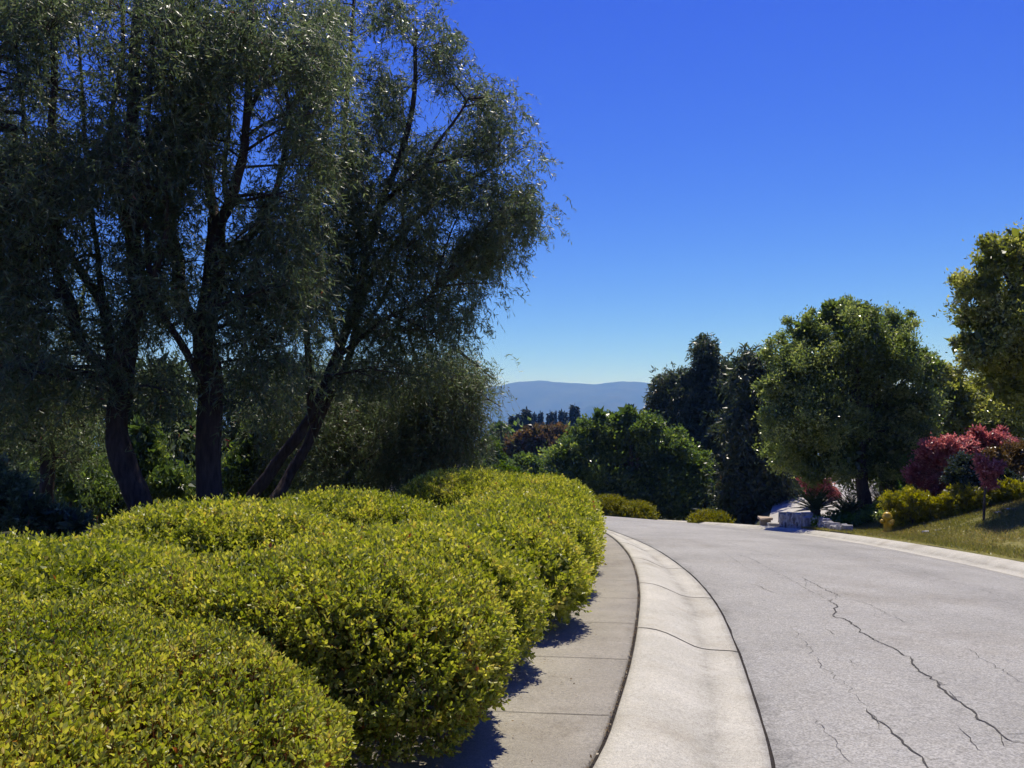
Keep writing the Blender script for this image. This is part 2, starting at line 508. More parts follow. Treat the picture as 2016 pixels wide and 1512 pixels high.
# ------------------------------------------------------------------ road, gutter, sidewalk
ROADY = np.concatenate([np.arange(-5, 34, .2), np.arange(34, 54, .6)])
def strip(name, cols, mat, ys=ROADY, kind="structure", parent=None, smooth=True, across=None):
    """cols: list of functions y -> (x, z)"""
    C = [f(ys) for f in cols]
    V = np.stack([np.stack([c[0], ys, c[1]], -1) for c in C], 1)
    n, k, _ = V.shape
    idx = np.arange(n * k).reshape(n, k)
    Fc = np.stack([idx[:-1, :-1], idx[:-1, 1:], idx[1:, 1:], idx[1:, :-1]], -1).reshape(-1, 4)
    o = np_mesh(name, V.reshape(-1, 3), Fc, mat, parent, smooth=smooth, tint=None if across is None else np.tile(across, n))
    if kind: o["kind"] = kind
    return o

def jag(f, amp, sc, seed):
    def g(y):
        return f(y) + amp * fbm(np.stack([y * sc, y * 0 + seed, y * 0], -1), 3)
    return g
edge_j = jag(edge_x, .018, 3.0, 3.3)
def lerp_edge(t, dz=.0):
    def f(y):
        a, b = edge_j(y), right_x(y)
        x = a + (b - a) * t
        crown = .05 * (1 - (2 * t - 1) ** 2)
        return x, Hq(x, y) + crown + .012 + dz
    return f
road = strip("road", [lerp_edge(t) for t in np.linspace(0, 1, 25)], M_asphalt, across=np.linspace(0, 1, 25))

def gut(t, h):          # t 0 = seam, 1 = asphalt edge
    def f(y):
        a, b = seam_x(y) + .012, edge_x(y) - .018
        x = a + (b - a) * t
        return x, Hq(x, y) + h
    return f
gutter = strip("gutter", [gut(0, -.12), gut(0, .085), gut(.012, .10), gut(.10, .102), gut(.2, .098), gut(.3, .085), gut(.4, .062), gut(.5, .035), gut(.58, .012), gut(.66, 0),
                 gut(.74, -.003), gut(.85, .003), gut(.95, .010), gut(1, .009), gut(1, -.1)], M_gutter, across=np.array([0, 0, .012, .1, .2, .3, .4, .5, .58, .66, .74, .85, .95, 1, 1]))
WALKW = 1.42
def wk(d, h):
    def f(y):
        x = seam_x(y) - .014 - d
        return x, Hq(seam_x(y), y) + h
    return f
walk = strip("sidewalk", [wk(WALKW, -.05), wk(WALKW, .10)] + [wk(WALKW * (1 - t), .105 - .012 * t) for t in np.linspace(0.02, .99, 8)] + [wk(0, .085), wk(0, -.1)], M_walk, across=np.array([1, 1] + list(1 - np.linspace(.02, .99, 8)) + [0, 0]))
strip("seam_dirt", [wk(.01, .070), wk(-.03, .072)], M_dark)
strip("asphalt_edge_dirt", [gut(.985, .004), lambda y: (edge_x(y) + .012 + .05 * np.abs(fbm(np.stack([y * 4.5, y * 0 + 2, y * 0], -1), 3)), Hq(edge_x(y), y) + .007)], M_dark)
# far side band of concrete: gutter pan and rolled kerb up to the lawn
def rg(t, h):
    def f(y):
        x = right_x(y) + RGUT * t
        return x, Hq(right_x(y) + RGUT * t, y) + h
    return f
rgut = strip("far_gutter", [rg(-.02, -.08), rg(-.02, .014), rg(.15, .008), rg(.38, .006), rg(.5, .03), rg(.65, .085), rg(.8, .118), rg(.92, .128), rg(1.0, .128), rg(1.0, -.1)], M_gutter, across=np.array([.99, .97, .85, .74, .66, .5, .3, .1, .05, 0]))

# joints across the gutter and the sidewalk (thin sunk lines of dirt)
def line_mesh(paths, mat, name, parent):
    g = Geo()
    for pts, wd in paths:
        pts = np.asarray(pts, float)
        t = np.zeros_like(pts); t[1:-1] = pts[2:] - pts[:-2]; t[0] = pts[1] - pts[0]; t[-1] = pts[-1] - pts[-2]
        t = nrm(t); s = np.stack([-t[:, 1], t[:, 0], t[:, 0] * 0], 1)
        wd = np.broadcast_to(wd, (len(pts),))[:, None]
        V = np.stack([pts - s * wd / 2, pts + s * wd / 2], 1).reshape(-1, 3)
        i = np.arange(len(pts) - 1)[:, None] * 2
        g.add(V, i + np.array([[0, 1, 3, 2]]))
    return g.build(name, mat, parent)
paths = []
gx = [(0, .085), (.012, .10), (.10, .102), (.2, .098), (.3, .085), (.4, .062), (.5, .035), (.58, .012), (.66, 0), (.74, -.003), (.85, .003), (.95, .010), (1, .009)]
for y0 in (2.1, 4.6 - 0.0, 7.2, 9.75, 12.3, 14.8, 17.4, 20):
    if y0 == 4.6: continue
    pts = []
    for t, h in gx:
        yy = np.array(y0 - .45 * t + .02 * math.sin(9 * t))
        x, z = gut(t, h)(yy)
        pts.append((x, yy, z + .003))
    paths.append((pts, np.array([.012] * len(pts)) * (1 + .5 * RNG.random(len(pts)))))
line_mesh(paths, M_dark, "gutter_joint", gutter)["kind"] = "structure"
paths = []
for y0 in np.arange(1.0, 20, 1.28):
    d = np.linspace(0.0, WALKW, 8)
    yy = y0 + .10 * d + .004 * RNG.normal(size=8)
    x = seam_x(yy) - .014 - d
    paths.append((np.stack([x, yy, Hq(seam_x(yy), yy) + .105 - .012 * (1 - d / WALKW) + .003], 1), np.full(8, .0045) * (1 + .6 * RNG.random(8))))
line_mesh(paths, M_dark, "sidewalk_joint", walk)["kind"] = "structure"

# cracks in the asphalt
def surf(x, y):
    a, b = edge_x(y), right_x(y)
    t = (x - a) / (b - a)
    return Hq(x, y) + .05 * (1 - (2 * t - 1) ** 2) + .012
def crack(pix, width, jit=.03, step=.05):
    g = np.array([G(*q) for q in pix])
    d = np.concatenate([[0], np.cumsum(np.linalg.norm(np.diff(g, axis=0), axis=1))])
    n = max(6, int(d[-1] / step))
    tt = np.linspace(0, d[-1], n)
    x = np.interp(tt, d, g[:, 0]); y = np.interp(tt, d, g[:, 1])
    s = RNG.random() * 90
    x = x + jit * noise(np.stack([tt * 6, tt * 0 + s, tt * 0], -1)) + jit * .5 * RNG.normal(size=n) * .6
    y = y + jit * noise(np.stack([tt * 6, tt * 0 + s + 9, tt * 0], -1))
    taper = np.minimum(1, np.minimum(tt, d[-1] - tt) / (.12 * d[-1] + 1e-6)) ** .6
    wd = width * (.45 + .9 * RNG.random(n)) * (taper * .85 + .15)
    return np.stack([x, y, surf(x, y) + .004], 1), wd * .52
CR = [
 ([(1632,1188),(1648,1205),(1640,1222),(1662,1228),(1690,1247),(1698,1256),(1735,1277),(1782,1300),(1790,1315),(1830,1345),(1850,1362),(1878,1390),(1920,1422),(1960,1455),(2000,1478),(2060,1490)], .026, .03),
 ([(1712,1408),(1730,1432),(1752,1450),(1775,1468),(1790,1485),(1812,1508),(1840,1540)], .020, .025),
 ([(1575,1143),(1612,1162),(1640,1178),(1660,1188)], .016, .03),
 ([(1675,1190),(1715,1202),(1745,1220),(1780,1235),(1800,1243)], .009, .02),
 ([(1452,1097),(1478,1107),(1500,1117)], .013, .02),
 ([(1490,1158),(1505,1165),(1520,1173)], .012, .02),
 ([(1625,1246),(1646,1262)], .011, .015),
 ([(1672,1308),(1690,1322)], .007, .015),
 ([(1885,1447),(1905,1470),(1930,1498)], .010, .02),
 ([(1690,1245),(1680,1240)], .012, .01), ([(1870,1375),(1880,1388),(1888,1395)], .010, .015),
 ([(1832,1350),(1845,1358),(1852,1362)], .010, .02), ([(1950,1190),(1985,1198),(2016,1206)], .009, .02),
 ([(1240,1032),(1300,1047)], .012, .02),
]
def branches():
    out = []
    for pix, wd, jit in CR[:4]:
        g = np.array(pix, float)
        for k in range(5):
            i = RNG.integers(0, len(g) - 1); f = RNG.random()
            p = g[i] * (1 - f) + g[i + 1] * f
            sc_ = (p[1] - 1000) / 400
            a = (.5 + .5 * RNG.random()) * (1 if RNG.random() < .5 else -1)
            d = np.array([math.cos(.75 + a), math.sin(.75 + a) * .7]) * (18 + 50 * RNG.random()) * sc_
            out.append(crack([tuple(p), tuple(p + d * .5 + 3 * RNG.normal(size=2)), tuple(p + d)], wd * .38, .02))
    return out
CR += [([(1500,1120),(1560,1150),(1620,1185),(1650,1205)], .007, .03), ([(1720,1110),(1800,1130),(1900,1160),(2010,1196)], .007, .03), ([(1560,1240),(1600,1290),(1660,1360),(1712,1408)], .006, .04),
       ([(1900,1290),(1950,1320),(2020,1365)], .007, .03), ([(1420,1090),(1450,1110),(1475,1130)], .007, .02), ([(1600,1420),(1640,1470),(1680,1520)], .006, .03), ([(1350,1052),(1420,1070),(1500,1095),(1560,1110)], .008, .03)]
line_mesh([crack(*c) for c in CR] + branches(), M_crack, "crack_lines", road)["kind"] = "structure"

# driveway opening right of the road, beyond the stone wall
def build_driveway():
    L = DL
    R = np.array([(10.6, 26.6), (13.0, 30), (15.5, 33.5), (19, 38), (24, 44), (30, 51), (37, 62), (48, 76)])
    t = np.arange(len(L)).astype(float); tt = np.linspace(0, len(L) - 1, 60)
    l = np.stack([spline(t, L[:, c])(tt) for c in (0, 1)], 1); r = np.stack([spline(t, R[:, c])(tt) for c in (0, 1)], 1)
    cols = []
    for k in np.linspace(0, 1, 14):
        q = l + (r - l) * k
        z = T(q[:, 0], q[:, 1]) + .05
        cols.append(np.stack([q[:, 0], q[:, 1], z], 1))
    V = np.stack(cols, 1); n, k, _ = V.shape
    idx = np.arange(n * k).reshape(n, k)
    Fc = np.stack([idx[:-1, :-1], idx[:-1, 1:], idx[1:, 1:], idx[1:, :-1]], -1).reshape(-1, 4)
    structure(np_mesh("driveway", V.reshape(-1, 3), Fc, M_drive))
    g = Geo()
    e = np.stack([l[22:, 0] - .1, l[22:, 1], T(l[22:, 0] + .3, l[22:, 1]) + .1], 1)
    g.tube(e, .13, 6, 1)
    structure(g.build("driveway_kerb", M_sand))
build_driveway()

# lawn bank on the right
def build_lawn():
    ys = np.linspace(2, 25.5, 100)
    ds = np.linspace(0, 1, 60)
    wd = 9 - 4.8 * sm((ys - 17) / 7)
    X = lawn_x(ys)[:, None] + .01 + ds[None] * wd[:, None]
    Y = np.repeat(ys[:, None], 60, 1)
    Z = rightT(X, Y) + .035 + .03 * fbm(np.stack([X * 1.2, Y * 1.2, X * 0], -1))
    V = np.stack([X, Y, Z], -1).reshape(-1, 3)
    idx = np.arange(100 * 60).reshape(100, 60)
    Fc = np.stack([idx[:-1, :-1], idx[:-1, 1:], idx[1:, 1:], idx[1:, :-1]], -1).reshape(-1, 4)
    structure(np_mesh("lawn", V, Fc, M_lawn))
    n = 110000
    y = 10 + 15 * RNG.random(n); d = RNG.random(n)
    wdi = 9 - 4.8 * sm((y - 17) / 7)
    x = lawn_x(y) + .02 + d * wdi
    keep = fbm(np.stack([x * .9, y * .9, x * 0 + 4], -1)) > -.45
    x, y = x[keep], y[keep]
    n = len(x)
    pos = np.stack([x, y, rightT(x, y) + .06], 1)
    dv = nrm(np.array([0, 0, 1.]) + .6 * RNG.normal(size=(n, 3)))
    dv[:, 2] = np.abs(dv[:, 2])
    tint = np.clip(.45 + .5 * fbm(np.stack([x * .7, y * .7, x * 0 + 9], -1)) + .22 * RNG.normal(size=n), 0, 1)
    V, Fc, t = leaf_geo(pos, dv, .05 + .05 * RNG.random(n), .012, tint=tint)
    tag(np_mesh("grass", V, Fc, L_grass, tint=t), "short patchy olive turf on the bank beside the road", "grass", kind="stuff")
build_lawn()

# ------------------------------------------------------------------ hedge of clipped shrubs along the sidewalk
SHR = [  # cx, cy, rx, ry, h, label
 (-1.90, 2.05, 1.42, 1.60, 1.10, "nearest broad hedge shrub filling the lower left corner of the view"),
 (-3.95, 3.30, 1.26, 1.22, 0.86, "hedge shrub against the left picture edge behind the nearest broad shrub"),
 (-1.20, 4.55, 1.16, 0.98, 0.96, "second hedge shrub along the sidewalk, dark hollow at its foot"),
 (-0.86, 6.00, 1.04, 0.88, 0.93, "third hedge shrub along the sidewalk bulging over a round shadow"),
 (-3.30, 5.70, 1.21, 1.08, 0.86, "hedge shrub of the back row below the thick forked trunk"),
 (-0.38, 7.45, 1.01, 0.85, 0.88, "fourth hedge shrub along the sidewalk, its side lit yellow green"),
 (-2.75, 7.90, 1.26, 1.08, 0.96, "hedge shrub of the back row below the leaning trunk"),
 (-0.12, 9.10, 1.01, 0.88, 0.92, "fifth hedge shrub along the sidewalk, shaded crease at its back"),
 (-1.95, 10.00, 1.16, 0.99, 0.97, "last hedge shrub of the back row before the raised far mound"),
 (0.14, 10.90, 0.97, 0.90, 0.96, "sixth hedge shrub along the sidewalk, just before the gutter vanishes"),
 (0.36, 12.90, 0.99, 1.08, 1.08, "hedge shrub where the sidewalk disappears round the bend"),
 (-0.62, 13.60, 1.28, 1.28, 1.20, "highest far hedge mound in front of the bright shrubs"),
 (0.36, 15.30, 1.18, 1.12, 1.13, "farthest mound of the sidewalk hedge, in front of the wide oak"),
]
def sup(v, n=2.35):
    return v / (np.sum(np.abs(v) ** n, -1, keepdims=True) ** (1 / n))
def in_shrub(p, s):
    cx, cy, rx, ry, h = s[:5]
    z0 = float(T(cx, cy))
    q = (p - np.array([cx, cy, z0 + .44 * h])) / np.array([rx, ry, .56 * h])
    return np.sum(np.abs(q) ** 2.35, -1) ** (1 / 2.35)
def hedge_shrub(s, others, mat, L0, nk, name="hedge_shrub", group="clipped shrubs of the hedge along the sidewalk", cat="hedge shrub"):
    cx, cy, rx, ry, h, lab = s
    z0 = float(T(cx, cy))
    root = empty(name, (cx, cy, z0), lab, cat, group)
    area = 4.2 * rx * ry + 2 * math.pi * (rx + ry) / 2 * h * .7
    dist = math.hypot(cx, cy)
    sc = min(max(dist / 3.0, 1.0), 2.4) if L0 < .05 else 1.0
    Lf = L0 * sc
    ns = int(area * nk / sc ** 2)
    c = np.array([cx, cy, z0 + .44 * h]); ax = np.array([rx, ry, .56 * h])
    def shell(n):
        d = rdir(n); d[:, 2] = np.where(d[:, 2] < -.55, -d[:, 2], d[:, 2])
        q = sup(d)
        k = 1 + .07 * noise(q * 2.0 + cx * 3.1) + .05 * noise(q * 4.6 + cy * 2.3) + .05 * noise(q * 9 + 4)
        q = q * k[:, None]
        n_ = nrm(np.sign(q) * np.abs(q) ** 1.7 / ax)
        return c + q * ax, n_, k
    p, n_, k = shell(ns)
    keep = p[:, 2] > z0 + .04
    for o in others:
        if o is not s and abs(o[0] - cx) < 3 and abs(o[1] - cy) < 3:
            keep &= in_shrub(p, o) > .80
    p, n_, k = p[keep], n_[keep], k[keep]
    ns = len(p)
    sd = nrm(n_ * .75 + np.array([0, 0, .75]) + .45 * RNG.normal(size=(ns, 3)))
    sl = Lf * (1.3 + 1.7 * RNG.random(ns) ** 2.5)
    base = p - n_ * (.02 + .05 * RNG.random(ns))[:, None]
    NL = 7
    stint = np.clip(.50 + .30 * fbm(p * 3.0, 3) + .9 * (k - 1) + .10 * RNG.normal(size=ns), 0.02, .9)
    pos, dv, tn, Ls = [], [], [], []
    ref = rdir(ns); a = nrm(np.cross(sd, ref)); b = np.cross(sd, a)
    for j in range(NL):
        t = (j + .3) / NL
        ph = j * 2.4 + RNG.random(ns) * .8
        rad = a * np.cos(ph)[:, None] + b * np.sin(ph)[:, None]
        op = .35 + .8 * (1 - t) + .2 * RNG.random(ns)
        dv.append(nrm(sd * np.cos(op)[:, None] + rad * np.sin(op)[:, None]))
        pos.append(base + sd * (sl * t)[:, None])
        tn.append(np.clip(stint + .10 * t + .12 * RNG.normal(size=ns), 0, .90) + (RNG.random(ns) < .010) * .3)
        Ls.append(Lf * (.7 + .5 * RNG.random(ns)) * (1.05 - .25 * t))
    pos = np.concatenate(pos); dv = np.concatenate(dv); tn = np.clip(np.concatenate(tn), 0, 1); Ls = np.concatenate(Ls)
    g = Geo()
    if dist < 5.5:
        pt = np.stack([base - sd * .06, base + sd * (sl * .5)[:, None], base + sd * sl[:, None]], 1)
        V, Fc = tubes_geo(pt, np.full((ns, 3), .0011), 3); g.add(V, Fc, np.full(len(V), .99))
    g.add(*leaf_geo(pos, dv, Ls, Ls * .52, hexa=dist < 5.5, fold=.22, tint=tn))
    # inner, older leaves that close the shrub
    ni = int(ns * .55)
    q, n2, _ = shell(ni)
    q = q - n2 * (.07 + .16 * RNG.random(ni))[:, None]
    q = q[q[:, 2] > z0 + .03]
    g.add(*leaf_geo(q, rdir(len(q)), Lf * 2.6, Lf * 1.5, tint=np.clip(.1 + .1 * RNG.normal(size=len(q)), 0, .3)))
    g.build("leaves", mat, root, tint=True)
    st = Geo()
    for j in range(14):
        a_ = j * 2.4
        e = c + np.array([math.cos(a_) * rx * .7, math.sin(a_) * ry * .7, .25 * h * math.sin(j * 1.7)])
        st.tube([(cx + .1 * math.cos(a_), cy + .1 * math.sin(a_), z0 - .05), (c + (e - c) * .4) * (1, 1, 1) - (0, 0, .1), e], [.022, .016, .006], 5, 3, .03)
    st.build("stem", M_barkd, root)
    return root
for s in SHR:
    hedge_shrub(s, SHR, L_hedge, .0215, 2300)

# fallen leaves and grit lying along the seam and under the hedge
def litter():
    n = 900
    y = 3.4 + 11 * RNG.random(n) ** 1.3
    d = np.where(RNG.random(n) < .55, np.abs(RNG.normal(size=n)) * .012, .25 + .9 * RNG.random(n) ** .6)
    x = seam_x(y) - d + .006
    z = Hq(seam_x(y), y) + .108
    pos = np.stack([x, y, z], 1)
    dv = rdir(n); dv[:, 2] *= .15; dv = nrm(dv)
    V, Fc, t = leaf_geo(pos, dv, .008 + .016 * RNG.random(n), .007 + .006 * RNG.random(n), up=np.tile([0, 0, 1.], (n, 1)))
    tag(np_mesh("leaf_litter", V, Fc, L_rust2, tint=t), "dry leaf bits scattered along the sidewalk seam beneath the hedge", "leaf litter", kind="stuff")
litter()

# ------------------------------------------------------------------ trees
def tree_root(name, loc, label, cat, group=None):
    return empty(name, loc, label, cat, group)

def hanging_tree(label, D, limbs, regions, nclump, leaf_n, mat=L_euc, L0=.125, W0=.021, strand=(.25, .75), scl=1.0, sag=.75, bark=M_barkd, base=None, depth=2.2, gap=-.18, group="drooping eucalyptus trees behind the hedge", seed=0, name="eucalyptus_tree"):
    """limbs: list of ([(px,py[,doff])...], r0, r1) ; regions: list of ellipses (px,py,rx,ry) that the foliage fills"""
    b = P(*limbs[0][0][0][:2], D)
    bz = float(T(b[0], b[1]))
    root = tree_root(name, (b[0], b[1], bz), label, "tree", group)
    g = Geo(); LP = []
    for pts, r0, r1 in limbs:
        q = []
        for i, t in enumerate(pts):
            q.append(P(t[0], t[1], D + (t[2] if len(t) > 2 else 0)))
        if pts is limbs[0][0]:
            q.insert(0, np.array([b[0], b[1], bz - .15]))
        q = np.array(q)
        r = np.linspace(r0, r1, len(q))
        if pts is limbs[0][0]: r[0] *= 1.25
        g.tube(q, r, 10, 5, .035)
        t = np.linspace(0, len(q) - 1, len(q) * 6)
        LP.append(np.stack([np.interp(t, np.arange(len(q)), q[:, c]) for c in range(3)], 1))
    LP = np.concatenate(LP)
    # clump anchors
    R = np.array(regions, float)
    wgt = R[:, 2] * R[:, 3]; wgt /= wgt.sum()
    C = []
    while len(C) < nclump:
        i = RNG.choice(len(R), p=wgt)
        v = rdir(1)[0] * RNG.random() ** .4
        px, py = R[i, 0] + v[0] * R[i, 2], R[i, 1] + v[2] * R[i, 3]
        nz = float(noise(np.array([px / 62 + seed, py / 110, 1.3 + seed])) + .6 * noise(np.array([px / 26, py / 50, 7.7 + seed])))
        if nz < gap + (.12 if py < 450 else -.15) or py < -60: continue
        dd = v[1] * depth * min(1.0, R[i, 2] / 160 + .25)
        C.append(P(px, py, D + dd))
    C = np.array(C)
    # limbs -> boughs -> twigs
    def grow(starts, targets, r_in, r_out, lift, wob):
        br = []; rad = []
        for c in targets:
            dv_ = c - starts
            d = np.linalg.norm(dv_, axis=1) + 1.2 * np.maximum(-dv_[:, 2], 0) + .35 * RNG.random(len(starts))
            s0_ = starts[int(np.argmin(d))]
            l = np.linalg.norm(c - s0_)
            mid = (s0_ + c) / 2 + np.array([0, 0, lift * l]) + wob * l * RNG.normal(size=3)
            t = np.linspace(0, 1, 7)[:, None]
            br.append((1 - t) ** 2 * s0_ + 2 * t * (1 - t) * mid + t ** 2 * c)
            rad.append(np.linspace(r_in * (.5 + .5 * min(l, 2)), r_out, 7))
        return np.array(br), np.array(rad)
    nb = max(12, nclump // 12)
    B, rb = grow(LP, C[RNG.permutation(len(C))[:nb]], .024, .007, .12, .10)
    V, Fc = tubes_geo(B, rb, 5); g.add(V, Fc)
    LP2 = np.concatenate([B[:, 2:].reshape(-1, 3), LP[::3]])
    B2, rb2 = grow(LP2, C, .009, .003, .10, .14)
    V, Fc = tubes_geo(B2, rb2, 4)
    g.add(V, Fc)
    g.build("trunk", M_barkd, root)
    # hanging strands
    NS = 8
    n = len(C) * NS
    s0 = np.repeat(C, NS, 0) + .20 * scl * RNG.normal(size=(n, 3))
    out = nrm(rdir(n) * np.array([1, 1, .7]) + np.array([0, 0, .35]))
    ln = scl * (strand[0] + (strand[1] - strand[0]) * RNG.random(n) ** 1.3)
    K = 6
    t = np.linspace(0, 1, K)
    pts = s0[:, None] + out[:, None] * (ln * .75)[:, None, None] * t[None, :, None] + np.array([0, 0, -1.]) * (ln[:, None] * (sag * t ** 2))[:, :, None]
    pts += .015 * scl * RNG.normal(size=pts.shape)
    cr = Geo()
    V, Fc = tubes_geo(pts, np.full((n, K), .0026 * scl) * np.linspace(1.2, .6, K), 3)
    cr.add(V, Fc, np.full(len(V), .93))
    per = max(4, int(leaf_n / n))
    st = np.repeat(np.clip(.42 + .16 * RNG.normal(size=len(C)), 0, .8), NS)
    u = (np.arange(per)[None] + RNG.random((n, per))) / per * (K - 1.001)
    i = u.astype(int); f = (u - i)[..., None]
    rows = np.arange(n)[:, None]
    pos = (pts[rows, i] * (1 - f) + pts[rows, i + 1] * f).reshape(-1, 3)
    m = len(pos)
    dv = nrm(np.array([0, 0, -.62]) + .55 * RNG.normal(size=(m, 3)) + np.repeat(out, per, 0) * .5)
    tint = np.clip(np.repeat(st, per) + .17 * RNG.normal(size=m), 0, .9) + (RNG.random(m) < .012) * .2
    LL = L0 * (.65 + .6 * RNG.random(m))
    cr.add(*leaf_geo(pos, dv, LL, W0 * (.8 + .5 * RNG.random(m)), fold=.3, tint=np.clip(tint, 0, 1)))
    cr.build("crown", mat, root, tint=True)
    return root

# four eucalypts behind the hedge
hanging_tree("eucalyptus with a curved dark trunk, second from the left picture edge", 13.0,
  [([(278,1012),(240,900),(226,830),(240,743),(257,656),(274,587),(262,480),(258,360),(262,200),(270,40),(275,-120)], .21, .07),
   ([(228,800),(222,720),(208,620),(174,552),(139,500),(110,440,.3)], .10, .04),
   ([(240,743),(170,690,-.3),(140,604,-.4),(111,535,-.4),(104,420,-.4),(104,240,-.4),(108,60,-.3),(110,-100)], .09, .04),
   ([(262,480),(225,380,.5),(218,240,.6),(240,100,.6),(235,-60)], .06, .025),
   ([(246,680),(300,560,-.5),(328,420,-.6),(338,250,-.6),(335,40,-.6)], .06, .02),
   ([(208,620),(190,480,.5),(170,330,.6),(160,160,.6),(150,20,.6)], .05, .018),
   ([(104,420,-.4),(60,330,-.2),(40,200,0),(30,60,0)], .04, .015),
   ([(272,600),(330,470,.6),(325,330,.7),(320,180,.7)], .06, .02)],
  [(60,120,170,250),(80,60,120,140),(90,180,100,120),(70,60,80,90),(40,200,70,80),(130,120,70,120),(230,60,170,230),(30,380,150,180),(150,330,110,130),(260,300,110,180),(120,560,150,110),(20,650,110,170),(270,560,90,120),(150,720,120,90),(-120,300,150,350),(330,760,60,60)],
  1350, 112000, seed=1.0, gap=-.40)
hanging_tree("eucalyptus with the thickest straight trunk forking twice at mid height", 13.6,
  [([(413,1010),(411,900),(413,743),(402,660),(420,560),(427,470),(428,430)], .235, .14),
   ([(404,665),(361,604),(352,517),(335,450,.3),(347,400,.3),(362,300,.3),(368,200,.3),(375,60,.3),(378,-120)], .12, .05),
   ([(427,440),(413,380,.2),(402,290,.4),(398,180,.4),(405,40,.4),(404,-100)], .09, .03),
   ([(427,450),(452,400,-.4),(474,330,-.6),(486,230,-.6),(492,110,-.6),(500,-60)], .10, .04),
   ([(448,410),(440,330,0),(452,230,0),(446,90,0)], .05, .02),
   ([(412,800),(370,700,-.6),(310,600,-.8),(287,430,-.9),(292,250,-.9),(300,40,-.9)], .07, .02),
   ([(486,230,-.6),(520,150,-.4),(540,30,-.4)], .04, .015),
   ([(356,540),(322,470,.5),(318,400,.5),(300,260,.5)], .05, .02),
   ([(424,540),(480,480,.3),(540,380,.3),(565,240,.3),(560,80,.3)], .07, .025)],
  [(400,80,150,220),(520,60,150,220),(420,330,150,160),(540,340,110,180),(330,420,80,120),(470,560,110,110),(560,560,90,140),(350,640,90,90),(500,720,100,90),(600,180,110,180)],
  900, 80000, seed=2.2, gap=-.25)
hanging_tree("eucalyptus leaning hard to the right with the outer crown against the sky", 17.2,
  [([(486,1000),(542,917),(618,812),(660,708),(695,610),(722,500),(752,400),(790,300),(815,180),(820,60)], .15, .04),
   ([(528,1003),(590,905,.6),(655,765,.8),(690,690,.9),(722,560,.9),(800,450,.8),(880,380,.8),(940,345,.8),(985,325,.8)], .12, .015),
   ([(722,500),(690,380,.4),(680,250,.5),(690,110,.5),(700,-60,.5)], .08, .03),
   ([(752,400),(830,330,-.5),(900,230,-.5),(925,190,-.5)], .05, .012),
   ([(612,815),(606,690,-.5),(600,560,-.6),(622,420,-.6),(642,250,-.6),(650,30,-.6)], .08, .02),
   ([(690,690,.9),(765,560,1.2),(792,430,1.3),(800,300,1.3),(790,170,1.3)], .06, .015),
   ([(660,708),(740,640,-.6),(820,600,-.6),(870,560,-.6)], .06, .015)],
  [(680,90,110,190),(790,200,90,120),(640,330,110,180),(760,380,130,170),(880,260,110,120),(900,400,130,130),(960,230,55,60),(990,310,70,50),(1030,330,40,28),(1000,410,60,70),(960,470,70,60),(880,520,90,100),(760,560,120,130),(640,560,90,120),(900,610,55,50),(850,640,80,60),(700,700,120,80),(790,740,90,60),(1030,390,35,50),(760,50,60,100),(815,100,50,60),(830,50,40,50),(862,92,42,46),(870,140,50,55),(930,185,42,40),(985,205,26,34),(760,150,90,110),(960,520,40,60),(925,470,60,60),(1060,300,22,18),(1040,440,30,40)],
  1150, 125000, seed=3.7, gap=-.25)
hanging_tree("thin dark eucalyptus at the far left, trunk half hidden by drooping leaves", 15.6,
  [([(94,1010),(92,900),(88,800),(70,680),(40,560),(10,420),(-20,260),(-30,60)], .15, .05),
   ([(88,800),(130,700,.3),(160,600,.3),(180,480,.3)], .06, .02)],
  [(20,800,140,120),(120,820,90,110),(-60,600,120,180),(40,500,110,120),(-60,200,150,260)],
  380, 34000, seed=5.1, gap=-.2)
hanging_tree("slim weeping tree at the right edge of the eucalyptus stand, arching twigs over the view", 19.5,
  [([(870,990),(868,900),(862,820),(868,740),(890,690),(930,715),(975,745)], .12, .012),
   ([(866,830),(830,760,.4),(815,690,.5),(800,640,.5)], .05, .02),
   ([(862,800),(905,760,-.4),(950,780,-.4),(985,800,-.5)], .03, .01)],
  [(870,750,80,60),(920,770,60,60),(840,820,80,70),(960,790,32,36),(890,850,70,60),(820,890,60,60),(895,885,40,40)],
  420, 46000, seed=6.3, gap=-.4, strand=(.4, 1.2), sag=1.1, L0=.13)
hanging_tree("dark eucalyptus deep in the stand, behind the leaning trunk", 20.5,
  [([(690,1010),(688,920),(680,820),(668,700),(640,580),(620,420)], .14, .05),
   ([(680,820),(735,740),(770,650)], .05, .02), ([(684,880),(630,800),(590,700)], .05, .02)],
  [(640,800,120,90),(740,820,100,90),(600,880,100,70),(700,900,110,70),(780,900,70,70),(560,780,90,90)],
  420, 42000, seed=8.3, gap=-.5, strand=(.4, 1.2), sag=1.0)

